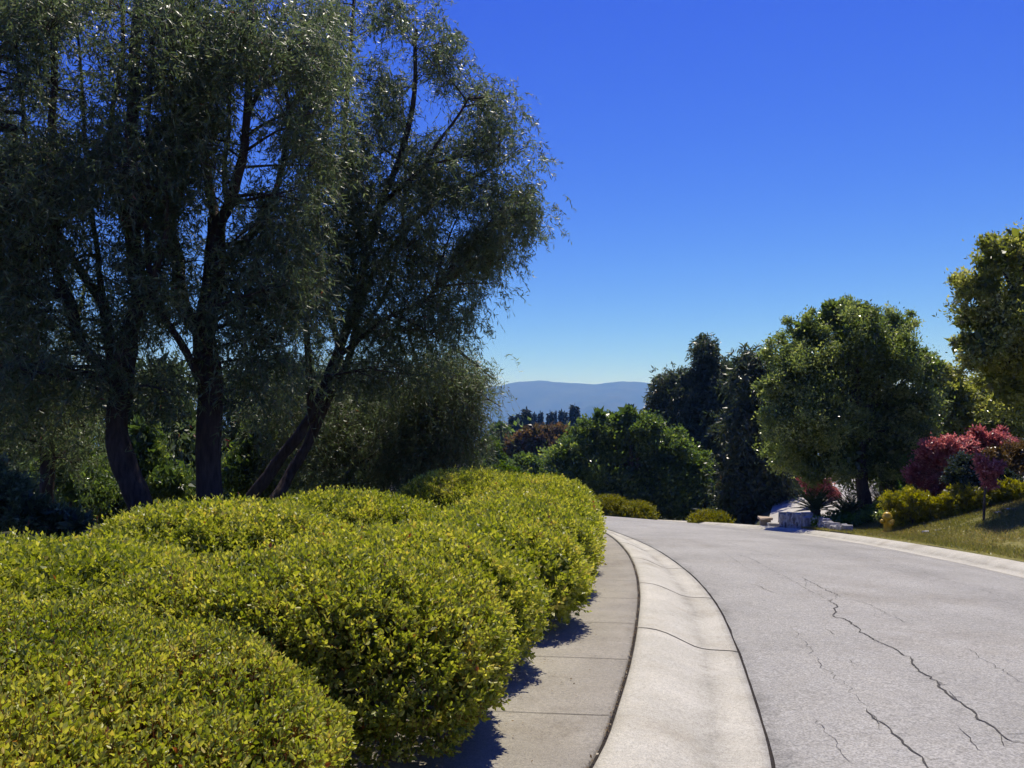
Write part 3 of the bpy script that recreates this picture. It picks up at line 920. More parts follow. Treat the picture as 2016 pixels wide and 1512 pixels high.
def blob_tree(name, label, cat, lobes, D, mat, nleaf, L0, W0, trunk=None, r0=.15, bark=M_barkg, group=None, droop=0.0, sub=26, squash=.85, seed=0, stems=1, basepx=None, limbr=.35, tight=1.0, dz=0.0, upb=.35):
    C = []; R = []
    for i, q in enumerate(lobes):
        px, py, rp = q[:3]
        r = rp * D / F
        off = q[3] if len(q) > 3 else .5 * r * math.sin(i * 2.3 + seed)
        C.append(P(px, py, D + off)); R.append(r)
    C = np.array(C); R = np.array(R)
    if trunk:
        tp = np.array([P(a, b, D) for a, b in trunk])
        bx, by = tp[0][0], tp[0][1]
    else:
        bx, by = (C[:, 0] * R).sum() / R.sum(), D
        tp = None
    bz = float(T(bx, by)) + dz
    root = empty(name, (bx, by, bz), label, cat, group)
    g = Geo()
    low = C[np.argmin(C[:, 2])]
    cen = (C * (R ** 2)[:, None]).sum(0) / (R ** 2).sum()
    if tp is None:
        fork = np.array([bx, by, bz + .45 * max(.1, cen[2] - bz)])
        for k in range(stems):
            a = k * 2.4
            o = np.array([math.cos(a), math.sin(a), 0]) * r0 * .8 * (stems > 1)
            g.tube([(bx + o[0], by + o[1], bz - .1), (np.array([bx, by, bz]) * .5 + fork * .5) + o * 1.5, fork + o * 3], [r0 * 1.15, r0 * .95, r0 * .8], 9, 4, r0 * .1)
    else:
        pts = [np.array([bx, by, bz - .15])] + [p for p in tp]
        g.tube(pts, np.linspace(r0 * 1.1, r0 * .8, len(pts)), 10, 4, r0 * .08)
        fork = tp[-1]
    for c, r in zip(C, R):
        mid = (fork + c) / 2 + np.array([0, 0, .12 * np.linalg.norm(c - fork)])
        g.tube([fork, mid, c], [r0 * limbr * 1.6, r0 * limbr, r0 * .12], 6, 4, .04)
    g.build("trunk" if cat == "tree" else "stem", bark, root)
    # foliage clumps
    wts = R ** 2 / (R ** 2).sum()
    M = int(sub * len(R))
    li = RNG.choice(len(R), M * 2, p=wts)
    d = rdir(M * 2)
    fr = (.42 + .62 * RNG.random(M * 2) ** .5) * (1 + .26 * noise(d * 2.6 + seed + li[:, None]))
    S = C[li] + d * (R[li] * fr)[:, None] * np.array([1, 1, squash])
    inside = np.zeros(M * 2, bool)
    for j in range(len(R)):
        e = np.linalg.norm((S - C[j]) / (R[j] * np.array([1, 1, squash])), axis=1)
        inside |= (e < .55) & (li != j)
    inside |= S[:, 2] < T(S[:, 0], S[:, 1]) + .05
    ok = np.where(~inside)[0][:M]
    S, li, d = S[ok], li[ok], d[ok]
    M = len(S)
    sr = np.clip(R[li] * .27, .09, .9) * (.5 + .9 * RNG.random(M)) * tight
    per = max(3, int(nleaf * .86 / M))
    n = M * per
    pos = np.repeat(S, per, 0) + RNG.normal(size=(n, 3)) * np.repeat(sr, per)[:, None] * np.array([.55, .55, .45])
    if droop:
        pos[:, 2] -= droop * np.abs(RNG.normal(size=n)) * np.repeat(sr, per) * 1.6
        dv = nrm(np.array([0, 0, -1.]) + .55 * RNG.normal(size=(n, 3)))
    else:
        dv = nrm(np.repeat(d, per, 0) * .5 + np.array([0, 0, upb]) + .8 * RNG.normal(size=(n, 3)))
    tint = np.clip(.45 + np.repeat(.20 * RNG.normal(size=M), per) + .16 * RNG.normal(size=n) , 0, 1)
    LL = L0 * (.65 + .7 * RNG.random(n))
    cr = Geo()
    gz = T(pos[:, 0], pos[:, 1])
    pos[:, 2] = np.maximum(pos[:, 2], gz + .03)
    cr.add(*leaf_geo(pos, dv, LL, LL * W0 / L0, fold=.25, tint=tint))
    ni = int(nleaf * .10)
    li = RNG.choice(len(R), ni, p=wts)
    q = C[li] + rdir(ni) * (R[li] * .6 * RNG.random(ni) ** .4)[:, None] * np.array([1, 1, squash])
    q = q[q[:, 2] > T(q[:, 0], q[:, 1]) + .05]
    if len(q):
        cr.add(*leaf_geo(q, rdir(len(q)), L0 * 3.2, W0 * 3.4, tint=np.clip(.12 + .1 * RNG.normal(size=len(q)), 0, .4)))
    cr.build("crown" if cat == "tree" else "leaves", mat, root, tint=True)
    return root

BG = "shrubs and trees beyond the eucalyptus stand"
# undergrowth behind the trunks on the left
blob_tree("bush", "grey green bush at the left edge behind the hedge", "bush", [(20,985,55),(-40,960,70),(60,1010,40),(110,1030,35),(150,1035,30)], 10.5, L_euc, 12000, .07, .022, r0=.04, stems=3, group=BG)
blob_tree("bush", "sunlit olive bush between the thin left trunk and the curved trunk", "bush", [(150,900,60),(120,940,60),(175,960,60),(150,850,40)], 19, L_oak, 8000, .10, .035, r0=.06, stems=3, droop=.6, group=BG)
blob_tree("bush", "bright green bush seen between the curved trunk and the straight trunk", "bush", [(275,890,45),(300,930,60),(340,950,50),(285,850,35)], 21, L_oak, 8000, .11, .04, r0=.06, stems=3, droop=.6, group=BG)
blob_tree("bush", "bright green bush seen right of the straight trunk", "bush", [(500,890,50),(510,850,35),(480,930,55),(530,930,45)], 21, L_oak, 9000, .11, .04, r0=.06, stems=3, droop=.6, group=BG)
for lab, lob, D in [
  ("dark tree filling the gap behind the thin left trunk", [(-20,800,130),(60,760,110),(20,900,110),(130,820,90)], 27),
  ("dark tree filling the gap between the curved and straight trunks", [(320,760,90),(260,800,90),(350,850,90),(300,900,90),(400,900,80)], 27),
  ("dark tree filling the gap right of the straight trunk", [(480,780,90),(560,760,100),(520,850,90),(600,880,90),(450,900,80)], 28),
  ("dark low tree at the far left behind the thin trunk, close to the picture edge", [(-30,900,90),(60,960,70),(130,990,60),(0,1010,60)], 22),
  ("dark low tree behind the curved trunk's foot", [(200,930,60),(260,960,60),(330,980,60),(180,990,50)], 24),
  ("dark low tree behind the leaning trunk's foot", [(450,950,60),(540,960,60),(620,970,60),(700,970,60)], 24),
  ("dark tree deep behind the leaning eucalyptus", [(680,800,110),(760,800,90),(650,900,100),(740,900,90),(790,850,50)], 30)]:
    blob_tree("tree", lab, "tree", lob, D, L_euc, 13000, .20, .06, r0=.16, bark=M_barkd, droop=1.0, sub=40, group=BG, seed=D)

# middle distance
blob_tree("oak_tree", "wide dark green oak beyond the road crest, in the middle of the view", "tree",
  [(1215,838,34),(1160,858,42),(1268,848,40),(1215,890,70),(1130,905,50),(1300,893,58),(1345,925,48),(1368,925,30),(1200,955,85),(1290,965,75),(1118,960,55),(1345,985,45),(1180,820,14),(1235,815,16),(1380,960,30)],
  42, L_oak, 105000, .165, .095, r0=.35, sub=40, seed=1)
blob_tree("tree", "rust brown tree between the oak and the weeping tree", "tree", [(1030,880,32),(1062,868,34),(1098,858,24),(1040,915,42),(1085,905,40),(1010,900,20)], 78, L_brown, 16000, .36, .2, r0=.3, sub=36, seed=2)
blob_tree("tree", "bright lime green small tree at the right foot of the weeping tree", "tree", [(962,882,20),(948,905,26),(974,906,20),(955,930,22)], 60, L_lime, 9000, .27, .16, r0=.14, sub=30, seed=3)
blob_tree("tree", "blue green slender tree rising behind the lime green tree", "tree", [(985,850,14),(990,875,18),(978,895,18),(1000,900,16),(996,930,22)], 115, L_oak, 7000, .5, .26, r0=.25, sub=30, seed=4)
blob_tree("tree", "small dark oak left of the wide oak, below the rust brown tree", "tree", [(1035,925,30),(1060,945,32),(1025,950,24),(1085,950,26)], 50, L_oak, 14000, .24, .13, r0=.16, sub=34, seed=5)
blob_tree("bush", "dark round bush just behind the highest hedge mound", "bush", [(940,935,24),(915,945,22),(960,945,18)], 27, L_oak, 9000, .12, .07, r0=.05, stems=3, sub=30, seed=6)
blob_tree("bush", "lime green bush peeking over the highest hedge mound", "bush", [(985,935,18),(1010,942,18),(1030,952,14),(968,950,14)], 26, L_lime, 9000, .11, .06, r0=.05, stems=3, sub=30, seed=7)

# tall dark gums beyond the crest
GUM = "dark drooping trees beyond the road crest"
def gum(lab, D, limbs, regions, nc, nl, seed, scl=1.6):
    hanging_tree(lab, D, limbs, regions, nc, nl, mat=L_dusk, L0=.30, W0=.085, strand=(.3, .85), scl=scl, sag=1.0, depth=3.0, gap=-.55, group=GUM, seed=seed, name="gum_tree")
gum("dark drooping tree with a tall thin spire top", 50,
  [([(1400,1030),(1396,900),(1388,780),(1386,720),(1387,668)], .30, .03), ([(1392,840),(1365,780,1),(1352,745,1)], .10, .03)],
  [(1388,685,13,24),(1389,680,13,22),(1389,692,14,22),(1387,700,12,22),(1387,670,7,14),(1376,716,12,11),(1400,712,11,14),(1402,690,9,10),(1387,735,10,18),(1385,758,16,18),(1350,738,13,12),(1352,742,14,14),(1412,775,26,34),(1358,775,34,26),(1388,790,44,40),(1355,800,28,34),(1370,860,60,50),(1400,930,60,70)], 560, 54000, 11, 1.1)
gum("dark drooping tree left of the spire, leaning over the oak", 51.5,
  [([(1350,1030),(1345,900),(1325,810),(1315,745)], .26, .03)],
  [(1314,752,15,16),(1312,748,13,16),(1316,758,15,16),(1302,785,20,22),(1335,765,26,22),(1332,795,34,34),(1345,830,40,40),(1290,812,18,22),(1335,850,50,50),(1350,930,60,60)], 340, 36000, 12.4, 1.3)
gum("dark drooping tree right of the spire, low narrow top", 49,
  [([(1432,1030),(1430,900),(1430,800),(1428,725)], .26, .03)],
  [(1428,728,14,16),(1428,724,12,16),(1430,735,14,16),(1424,765,20,20),(1452,760,24,30),(1412,790,24,34),(1440,800,40,36),(1425,860,60,50),(1440,940,64,60),(1425,1000,44,36)], 400, 40000, 13.1, 1.3)
gum("dark drooping tree beside the round tree, sweeping low over the driveway", 38,
  [([(1488,1035),(1486,900),(1482,800),(1475,715)], .24, .03), ([(1484,850),(1502,770,1),(1502,715,1)], .08, .02), ([(1486,950),(1515,930,-1),(1540,960,-1)], .06, .02)],
  [(1470,718,16,18),(1472,714,14,16),(1502,716,12,14),(1468,726,15,16),(1500,718,13,14),(1482,762,32,34),(1482,830,54,54),(1505,900,54,54),(1480,960,64,60),(1530,955,34,34),(1490,1000,36,30),(1530,980,24,22),(1540,975,16,22)], 400, 42000, 14.6)
blob_tree("bush", "small upright green shrub in front of the dark drooping trees", "bush", [(1437,985,12),(1437,965,8),(1436,1005,14)], 37, L_oak, 3000, .14, .06, r0=.04, stems=2, seed=15)

# low hedges beyond the crest
def crest_hedge(px0, px1, pyt, D, n, lab):
    a, b = P(px0, pyt[0], D), P(px1, pyt[1], D)
    for k in range(n):
        t = (k + .5) / n
        x = a[0] + (b[0] - a[0]) * t; zt = a[2] + (b[2] - a[2]) * t + .12 * math.sin(k * 2 + 1)
        y = D + .4 * math.sin(k)
        z0 = float(T(x, y))
        w_ = (b[0] - a[0]) / n
        s = (x, y, w_ * .72, .95, zt - z0, lab[k])
        hedge_shrub(s, [], L_hedge2, .11, 260, "clipped_shrub", "low clipped shrubs beyond the road crest", "shrub")
crest_hedge(1168, 1278, (984, 1003), 35, 2, ["left half of the low yellow green clipped row beyond the crest", "right half of the low clipped row beyond the crest, sloping to the right"])
crest_hedge(1372, 1424, (1013, 1027), 34, 1, ["small low clipped shrub beyond the crest, alone before the dark trees"])

# conifers on the skyline
def conifer():
    h = 20.0
    root = empty("conifer", (0, 0, 0), "x", "tree", "conifers on the skyline below the mountains")
    g = Geo(); g.tube([(0, 0, -1), (0, 0, 8), (.1, 0, h)], [.4, .25, .04], 7, 3); g.build("trunk", M_barkd, root)
    pos = []; dv = []
    for i in range(46):
        z = 2.5 + (h - 2.6) * (i / 45) ** .9
        R_ = (h - z) * .20 * (.6 + .7 * RNG.random()) + .12
        for k in range(9):
            a = RNG.random() * 6.283
            m = int(5 + 7 * R_ / 3)
            t = RNG.random(m)
            pos.append(np.stack([np.cos(a) * R_ * t, np.sin(a) * R_ * t, z - .28 * R_ * t ** 1.3 + .1 * RNG.normal(size=m)], 1) + .12 * RNG.normal(size=(m, 3)))
            dv.append(np.stack([np.full(m, np.cos(a)), np.full(m, np.sin(a)), np.full(m, -.3)], 1) + .5 * RNG.normal(size=(m, 3)))
    pos = np.concatenate(pos); dv = nrm(np.concatenate(dv))
    V, Fc, t = leaf_geo(pos, dv, .8, .32)
    np_mesh("crown", V, Fc, L_pine, root, tint=t)
    return root
def dup(root):
    r = root.copy(); COL.objects.link(r)
    for ch in list(root.children):
        c = ch.copy(); COL.objects.link(c); c.parent = r
    return r
con0 = conifer()
CON = [(1131,801,190,"tallest conifer on the skyline, straight below the dip in the ridge",1.15), (1105,812,230,"conifer just left of the tallest one on the skyline",.9), (1083,814,210,"dark middle conifer of the skyline row",.95),
       (1064,815,220,"slim conifer left of the dark middle one on the skyline",.75), (1037,808,175,"dark conifer standing above the rust brown tree's left side",1.25), (1011,822,165,"leftmost dark conifer beside the weeping tree",1.25),
       (1052,817,260,"small pale conifer right of the dark one on the skyline",.8), (1093,812,250,"thin spindly conifer in the gap of the skyline row",.5), (1112,815,240,"short conifer close against the tallest one's left",.9), (1149,826,230,"low conifer right of the tallest one, beside the oak top",1.1), (1022,818,290,"far small conifer between the two leftmost dark ones",1.0)]
for i, (px, py, D, lab, wid) in enumerate(CON):
    c = con0 if i == 0 else dup(con0)
    top = P(px, py, D)
    z0 = float(T(top[0], top[1]))
    s = (top[2] - z0) / 20.0
    c.location = (top[0], top[1], z0); c.scale = (s * wid, s * wid, s); c.rotation_euler = (0, 0, i * 1.3)
    c["label"] = lab

# wooded valley floor, far off
def valley():
    n = 3400
    D = 135 * (3000 / 135) ** RNG.random(n)
    px = -200 + 2500 * RNG.random(n)
    x = (px - 1008) / F * D
    z = T(x, D)
    R = 3.5 + 4 * RNG.random(n)
    k = 110
    N = n * k
    d = rdir(N)
    c = np.stack([x, D, z + R * 1.2], 1)
    pos = np.repeat(c, k, 0) + d * np.repeat(R, k)[:, None] * np.array([1, 1, 1.25]) * (.5 + .5 * RNG.random(N))[:, None]
    sz = np.repeat(R * (.17 + .38 * np.clip((D - 135) / 900, 0, 1)), k)
    V, Fc, t = leaf_geo(pos, rdir(N), sz, sz * .7, tint=np.clip(np.repeat(RNG.random(n), k) + .15 * RNG.normal(size=N), 0, 1))
    tag(np_mesh("valley_woods", V, Fc, L_oak, tint=t), "distant wooded valley floor below the mountains", "woods", kind="stuff")
valley()

# houses below the hedge
def house(px, py, D, wid, dep, hgt, rot, lab):
    top = P(px, py, D)
    z0 = float(T(top[0], top[1]))
    root = empty("house", (top[0], top[1], z0), lab, "house")
    root.rotation_euler = (0, 0, rot)
    zr = top[2] - z0; ze = zr - hgt
    me = Geo(); me.box((0, 0, ze / 2), (wid, dep, ze)); o = me.build("wall", M_wallg, root, smooth=False)
    def fix(o):
        v = np.zeros(len(o.data.vertices) * 3, np.float32); o.data.vertices.foreach_get("co", v)
        v = v.reshape(-1, 3) + np.array(root.location, np.float32); o.data.vertices.foreach_set("co", v.ravel())
    fix(o)
    w2, d2 = wid / 2 + .5, dep / 2 + .5
    V = np.array([(-w2, -d2, ze), (w2, -d2, ze), (w2, d2, ze), (-w2, d2, ze), (-w2 * .62, 0, zr), (w2 * .62, 0, zr),
                  (-w2, -d2, ze - .2), (w2, -d2, ze - .2), (w2, d2, ze - .2), (-w2, d2, ze - .2)], float)
    V += np.array(root.location)
    np_mesh("roof", V, [np.array([(0, 1, 5, 4), (2, 3, 4, 5), (0, 6, 7, 1), (1, 7, 8, 2), (2, 8, 9, 3), (3, 9, 6, 0), (9, 8, 7, 6)]), np.array([(1, 2, 5), (3, 0, 4)])], M_roofg, root, smooth=False)
    for xx in (-wid * .25, wid * .25):
        g = Geo(); g.box((xx, -dep / 2 - .02, ze * .6), (1.5, .08, 1.2)); q = g.build("window", M_glass, root, smooth=False); fix(q)
house(846, 926, 46, 11, 9, 2.0, .35, "grey roofed house glimpsed between the weeping trees' trunks")
house(988, 896, 95, 12, 9, 2.2, -.2, "pale house with grey roof beside the lime green small tree")

# ------------------------------------------------------------------ garden on the right
blob_tree("tree", "dense round crowned tree on a short dark trunk beside the driveway", "tree",
  [(1642,618,42),(1690,625,36),(1768,648,42),(1592,655,52),(1690,668,72),(1560,705,50),(1512,765,28),(1585,735,70),(1665,750,90),(1762,705,70),(1805,715,45),(1830,728,26),(1600,820,85),(1700,830,100),(1780,795,70),(1540,830,44),(1570,880,62),(1650,900,62),(1765,880,66),(1710,910,60),(1605,925,36),(1812,860,40),(1800,925,36),(1535,770,40)],
  28, L_round, 130000, .10, .046, trunk=[(1706,1022),(1702,985),(1695,930),(1690,860)], r0=.225, bark=M_barkd, sub=30, seed=21)
blob_tree("tree", "tall yellow green tree cut off by the right picture edge", "tree",
  [(2005,480,42),(1965,510,46),(2045,560,95),(1930,565,44),(1995,640,95),(1885,670,16),(1935,690,56),(2010,750,90),(2080,480,80),(2100,650,110),(1915,625,40)],
  21.5, L_gold, 52000, .105, .048, trunk=[(2075,1000),(2070,900),(2060,800)], r0=.18, bark=M_barkd, sub=34, seed=22)
blob_tree("tree", "lower leafy tree between the round tree and the tall right one", "tree",
  [(1868,765,42),(1835,735,36),(1930,790,60),(1880,815,40),(1975,830,60),(2040,800,60),(1850,845,34),(1920,850,40)],
  32, L_gold, 34000, .14, .065, trunk=[(1900,985),(1900,880)], r0=.16, bark=M_barkd, sub=34, seed=23)
blob_tree("tree", "dark dense tree behind the round tree's right side", "tree", [(1795,900,40),(1770,950,36),(1815,940,30),(1840,880,30)], 34, L_oak, 9000, .16, .08, r0=.1, sub=34, seed=24)
blob_tree("maple_tree", "spreading dark red maple above the clipped yellow green shrubs", "tree",
  [(1838,893,30),(1812,932,22),(1868,878,24),(1850,915,30),(1835,955,24),(1880,905,22),(1800,940,12),(1870,948,18)], 25, L_red, 13000, .085, .045, trunk=[(1845,985),(1845,930)], r0=.06, sub=22, squash=.75, seed=25, tight=1.35)
blob_tree("maple_tree", "dark red maple at the back with two pointed red tops", "tree",
  [(1932,868,18),(1926,850,9),(1962,872,22),(1968,852,10),(1905,880,22),(1990,878,20),(1940,890,24)], 27, L_red, 8000, .09, .045, r0=.06, sub=22, squash=.85, seed=26, tight=1.35)
blob_tree("bush", "bronze brown tall bush at the right edge behind the dark dome", "bush", [(1995,905,38),(1960,905,26),(2030,900,40),(1985,935,30)], 25, L_rust2, 12000, .085, .04, r0=.05, stems=3, sub=34, seed=27)
blob_tree("bush", "dark glossy dome shaped bush in front of the red maples", "bush", [(1905,925,34),(1885,938,24),(1930,935,30),(1910,912,26)], 22.5, L_dome, 13000, .06, .035, r0=.05, stems=3, sub=40, squash=.75, seed=28, tight=.8)
blob_tree("bush", "smaller dark glossy bush right of the dome shaped one", "bush", [(1968,938,24),(1985,945,18)], 23, L_dome, 6000, .06, .035, r0=.04, stems=3, sub=40, squash=.75, seed=29, tight=.8)
blob_tree("bush", "lime green bush tucked left of the red maple", "bush", [(1800,915,15),(1812,928,13),(1788,912,9)], 26.5, L_lime, 4500, .08, .05, r0=.04, stems=2, seed=30)
YG = "mounded yellow green shrubs along the lawn bank"
blob_tree("shrub", "mounded yellow green shrub behind the fire hydrant", "shrub", [(1760,990,24),(1785,983,25),(1812,988,22),(1835,995,14),(1775,1005,22),(1805,1008,18),(1768,1024,20),(1800,1026,20),(1828,1018,14)], 22.5, L_yel, 13000, .06, .022, r0=.035, stems=4, sub=34, squash=.9, seed=31, group=YG, tight=.7, upb=1.0)
blob_tree("shrub", "mounded yellow green shrub behind the staked red sapling", "shrub", [(1868,988,22),(1893,978,24),(1918,982,22),(1848,995,16),(1885,1000,20),(1912,1000,18),(1865,1012,16),(1895,1014,16)], 22, L_yel, 13000, .06, .022, r0=.035, stems=4, sub=34, squash=.9, seed=32, group=YG, tight=.7, upb=1.0)
blob_tree("shrub", "mounded yellow green shrub at the right picture edge", "shrub", [(1955,978,24),(1980,970,26),(2010,972,26),(2040,975,26),(1995,990,22),(1965,992,18)], 22, L_yel, 15000, .06, .022, r0=.035, stems=4, sub=34, squash=.9, seed=33, group=YG, tight=.7, upb=1.0)
blob_tree("sapling", "young red leaved sapling with a thin straight trunk on the lawn", "tree", [(1945,935,14),(1957,925,12),(1965,918,8),(1935,920,10),(1950,950,10),(1930,905,7)], 20, L_red, 2200, .065, .035, trunk=[(1937,1022),(1938,985),(1940,950)], r0=.028, sub=16, seed=34)
blob_tree("maple_tree", "small dark red maple rising behind the sago palm", "tree", [(1605,955,14),(1585,945,10),(1625,958,13),(1640,975,9),(1600,968,10),(1618,940,12)], 33, L_red, 5000, .10, .05, trunk=[(1612,1015),(1612,975)], r0=.05, sub=30, squash=.7, seed=35)
blob_tree("shrub", "light green leafy shrub right of the round tree's trunk", "shrub", [(1735,1000,12),(1745,985,11),(1728,1012,9)], 25, L_lime, 3500, .06, .03, r0=.03, stems=3, seed=36)
blob_tree("shrub", "green shrub beneath the right side of the round crown", "shrub", [(1752,955,16),(1765,972,14),(1745,938,10)], 29, L_cover, 4000, .08, .05, r0=.03, stems=3, seed=37)
blob_tree("shrub", "low grey shrub just behind the hydrant's top", "shrub", [(1735,1016,9),(1748,1014,9)], 23.3, L_round, 1800, .05, .025, r0=.02, stems=2, seed=38)
blob_tree("shrub", "yellowing shrub on the driveway bank beside the dark trees", "shrub", [(1582,952,12),(1575,968,12),(1592,945,10),(1570,945,10)], 54, L_yel, 3500, .16, .07, r0=.04, stems=3, seed=39)

def bare_bush(px, py, D, h, lab):
    b = P(px, py, D); z0 = float(T(b[0], b[1])); root = empty("bare_bush", (b[0], b[1], z0), lab, "bush", "leafless grey bushes beside the round tree's trunk")
    n = 220
    o = np.array([b[0], b[1], z0])
    d = nrm(np.array([0, 0, .9]) + .7 * RNG.normal(size=(n, 3)) * np.array([1, 1, .5])); d[:, 2] = np.abs(d[:, 2])
    s = o + d * (h * .35 * RNG.random(n))[:, None]
    t = np.linspace(0, 1, 5)[None, :, None]
    pts = s[:, None] + d[:, None] * t * h * .7 + .05 * RNG.normal(size=(n, 5, 3)) * t
    V, Fc = tubes_geo(pts, np.full((n, 5), .006) * np.linspace(1, .4, 5), 3)
    np_mesh("stem", V, Fc, M_twig, root)
    for k in range(3):
        pass
bare_bush(1683, 1000, 28.5, 1.15, "leafless grey bush left of the round tree's trunk")
bare_bush(1738, 990, 28.5, 1.2, "leafless grey bush right of the round tree's trunk")

def sago(px, py, D, h, n, fl, lab):
    b = P(px, py, D); z0 = min(float(b[2]), 9); tz = float(T(b[0], b[1]))
    root = empty("sago_palm", (b[0], b[1], tz), lab, "palm", "sago palms behind the stone wall")
    g = Geo(); zc = z0 + h
    prof = [(.02, tz - z0 - .05)] + [(.15 + .02 * (i % 2), tz - z0 + (zc - tz) * i / 9) for i in range(10)] + [(.05, h + .08)]
    g.lathe(prof, (b[0], b[1], z0), n=12); g.build("trunk", M_barkg, root)
    cr = Geo(); c = np.array([b[0], b[1], zc])
    for i in range(n):
        a = i * 2.39996; el = .22 + 1.2 * (i / n) + .1 * RNG.normal()
        K = 26; t = np.linspace(0, 1, K)
        e = el - .38 * t
        r = np.concatenate([[0], np.cumsum(np.cos(e[1:]) / (K - 1))]) * fl; z = np.concatenate([[0], np.cumsum(np.sin(e[1:]) / (K - 1))]) * fl
        p = c + np.stack([r * math.cos(a), r * math.sin(a), z], 1)
        V, Fc = tubes_geo(p[None], np.linspace(.012, .003, K)[None], 3); cr.add(V, Fc, np.full(len(V), .7))
        tg = nrm(np.gradient(p, axis=0)); side = np.array([-math.sin(a), math.cos(a), 0])
        for sg in (-1, 1):
            dv = nrm(tg[3:] * .55 + sg * side * .8 + np.array([0, 0, .25]))
            LL = fl * .17 * np.sin(np.pi * (.12 + .85 * t[3:])) + .02
            cr.add(*leaf_geo(p[3:], dv, LL, .032, up=np.tile([0, 0, 1.], (K - 3, 1)), fold=.1, tint=np.clip(.3 + .5 * RNG.random(K - 3), 0, 1)))
    cr.build("crown", L_sago, root, tint=True)
sago(1606, 1022, 27.5, .28, 46, .85, "large sago palm with a full round fan of fronds behind the stone wall")
sago(1668, 1022, 27.0, .12, 30, .72, "smaller sago palm between the large one and the round tree's trunk")

def groundcover():
    n = 9000
    px = 1588 + 120 * RNG.random(n); D = 24.5 + 2.6 * RNG.random(n)
    x = (px - 1008) / F * D * 1.01
    y = D
    z = T(x, y) + .12 + .18 * RNG.random(n) * (1 + noise(np.stack([x * 2, y * 2, x * 0], -1)))
    dv = nrm(np.array([0, 0, .8]) + .8 * RNG.normal(size=(n, 3)))
    V, Fc, t = leaf_geo(np.stack([x, y, z], 1), dv, .09, .05)
    tag(np_mesh("ground_cover", V, Fc, L_cover, tint=t), "bright green low ground cover behind the stone wall", "ground cover", kind="stuff")
groundcover()

# stone walls at the driveway mouth
def stone_wall(pa, pb, ha, hb, thick, lab, mat, nst, name="stone_wall"):
    a, b = np.array(pa), np.array(pb)
    c = (a + b) / 2
    root_z = float(T(*c))
    g = Geo()
    L = np.linalg.norm(b - a); rot = math.atan2(b[1] - a[1], b[0] - a[0])
    k = 0; t = 0.0
    while t < 1:
        wst = (.07 + .13 * RNG.random()) / L
        tm = min(1, t + wst / 2)
        p = a + (b - a) * tm
        zb = min(float(Hq(p[0], p[1])), float(T(p[0], p[1]))) - .15
        h = (ha + (hb - ha) * tm) + .15
        z = zb
        hh = 0
        while hh < h:
            sh = min(.10 + .30 * RNG.random(), h - hh + .13 * RNG.random())
            g.box((p[0] + .01 * RNG.normal(), p[1] + .02 * RNG.normal(), z + sh / 2), (wst * L * .97, thick * (.85 + .25 * RNG.random()), sh * .97), rot + .05 * RNG.normal(), .014, .94)
            hh += sh; z += sh
        t += wst
    o = g.build(name, mat, None, smooth=False)
    tag(o, lab, "wall")
    bv = o.modifiers.new("bevel", 'BEVEL'); bv.width = .012; bv.segments = 1
    return o
WA = P(1541, 1046, 28.6)[:2]; WB = P(1596, 1052, 25.2)[:2]; WC = P(1668, 1058, 22.3)[:2]
stone_wall(WA, WB, .52, .50, .32, "low jagged grey stone wall end, sunlit, at the driveway mouth", M_stone, 8)
stone_wall(WB + np.array([.16, -.1]), WC, .46, .24, .30, "low grey stone wall in tree shade, running along the road to the hydrant", M_stone, 14)
def pier(name, px, D, wd, h, lab, mat):
    b = P(px, 1046, D); z0 = min(float(T(b[0], b[1])), float(Hq(b[0], b[1]))) - .1
    zt = float(Hq(b[0], b[1])) + h
    g = Geo()
    g.box((b[0], b[1], (z0 + zt - .07) / 2), (wd, .5, zt - .07 - z0), -.2, .015, .92)
    g.box((b[0], b[1], zt - .03), (wd * 1.25, .6, .08), -.15, .015, .95)
    tag(g.build(name, mat, None, smooth=False), lab, "wall")
pier("stone_pier", 1507, 29.5, .36, .42, "short sandy stone pier with a flat cap left of the driveway mouth", M_sand)
pier("stone_block", 1527, 28.9, .40, .24, "lowest grey stone block between the sandy pier and the jagged wall", M_stone)

# white border stones along the planting bed
for i, (px, py, lab) in enumerate([(1822,1006,"pale border stone left of the sapling, under the second mounded shrub"), (1850,1004,"pale border stone midway under the second mounded shrub"), (1965,999,"flat pale border stone under the right mounded shrub"), (1995,996,"flat pale border stone nearest the right picture edge")]):
    D = 20.6
    b = P(px, py, D); z0 = float(rightT(b[0], b[1]))
    g = Geo(); g.box((b[0], b[1], z0 + .05), (.22 + .06 * (i % 2), .14, .09), .1 * i, .02, .8)
    o = g.build("border_stone", M_stone, None, smooth=False); tag(o, lab, "stone", "pale stones edging the planting bed")
    o.modifiers.new("bevel", 'BEVEL').width = .02

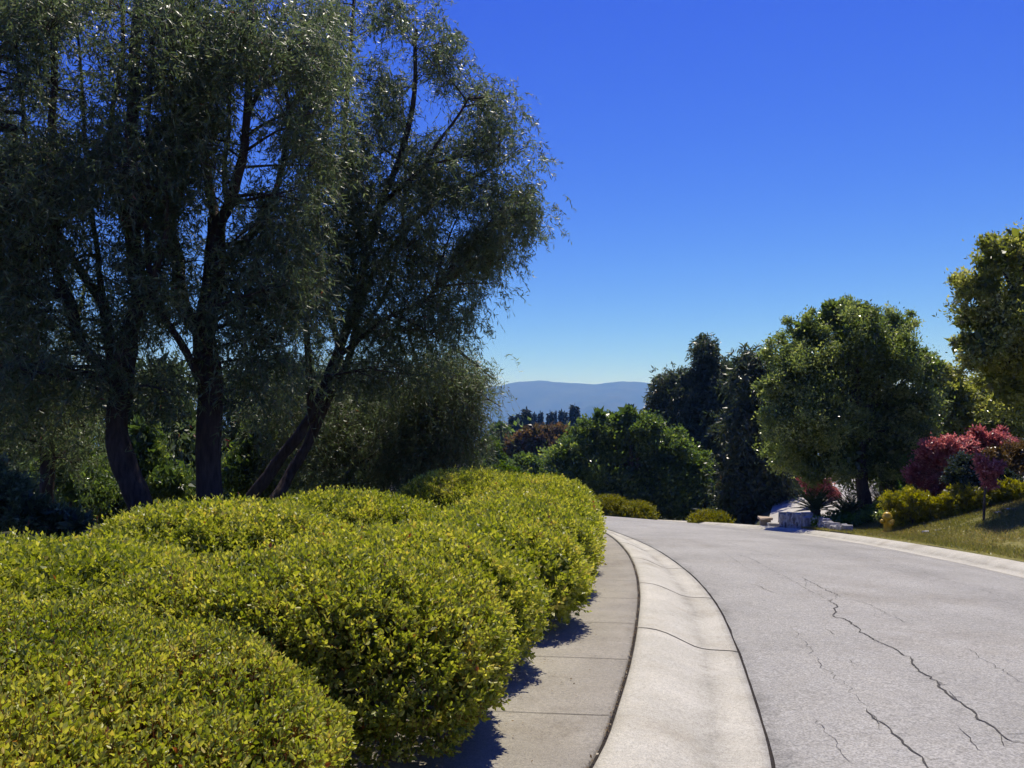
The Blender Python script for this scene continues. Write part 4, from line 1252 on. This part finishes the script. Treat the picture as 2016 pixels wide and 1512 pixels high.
# fire hydrant
def hydrant():
    D = 22.0
    b = P(1748, 1061, D); z0 = float(rightT(b[0], b[1])) + .03
    root = empty("fire_hydrant", (b[0], b[1], z0), "yellow fire hydrant standing in tree shade at the lawn's edge", "fire hydrant")
    c = np.array([b[0], b[1], z0])
    H = .62
    g = Geo(); g.lathe([(0, 0), (.15, 0), (.155, .03), (.15, .05), (.115, .055), (.11, .07)], c, n=24)
    for k in range(8):
        a = k * math.pi / 4; g.lathe([(0, .05), (.013, .05), (.013, .075), (0, .075)], c + (.132 * math.cos(a), .132 * math.sin(a), 0), n=6)
    g.build("base_flange", M_yellow, root)
    g = Geo(); g.lathe([(.105, .06), (.10, .12), (.10, .40), (.112, .42), (.125, .43), (.125, .455), (.11, .46)], c, n=24); g.build("barrel", M_yellow, root)
    g = Geo(); g.lathe([(.128, .455), (.13, .475), (.115, .485), (.108, .52), (.088, .555), (.05, .582), (.0, .59)], c, n=24); g.build("bonnet", M_yellow, root)
    g = Geo(); g.lathe([(.03, .58), (.026, .63), (0, .632)], c, n=5); g.build("operating_nut", M_yellow, root, smooth=False)
    for ax, rr, zz in (((-1, -.15, 0), .055, .34), ((.15, -1, 0), .07, .31), ((1, .15, 0), .055, .34)):
        g = Geo(); cc = c + (0, 0, zz)
        g.lathe([(rr * .8, .07), (rr * .8, .125), (rr, .13), (rr * 1.05, .15), (rr * 1.0, .178), (rr * .6, .19), (rr * .25, .192), (rr * .25, .215), (0, .217)], cc, ax, 14)
        g.build("outlet_cap", M_yellow, root)
hydrant()

# ------------------------------------------------------------------ haze over the valley
def haze():
    m, n, l, o = newmat("haze")
    v = n.new("ShaderNodeVolumePrincipled")
    v.inputs["Color"].default_value = (.17, .44, 1.0, 1)
    v.inputs["Absorption Color"].default_value = (1, 1, 1, 1)
    v.inputs["Density"].default_value = HAZE
    v.inputs["Anisotropy"].default_value = .1
    l.new(v.outputs[0], o.inputs["Volume"])
    g = Geo()
    g.box((0, 2500, 137), (19000, 12500, 470))
    tag(g.build("haze", m, None, smooth=False), "thin blue haze over the valley", "haze", kind="stuff")
HAZE = .00027
haze()
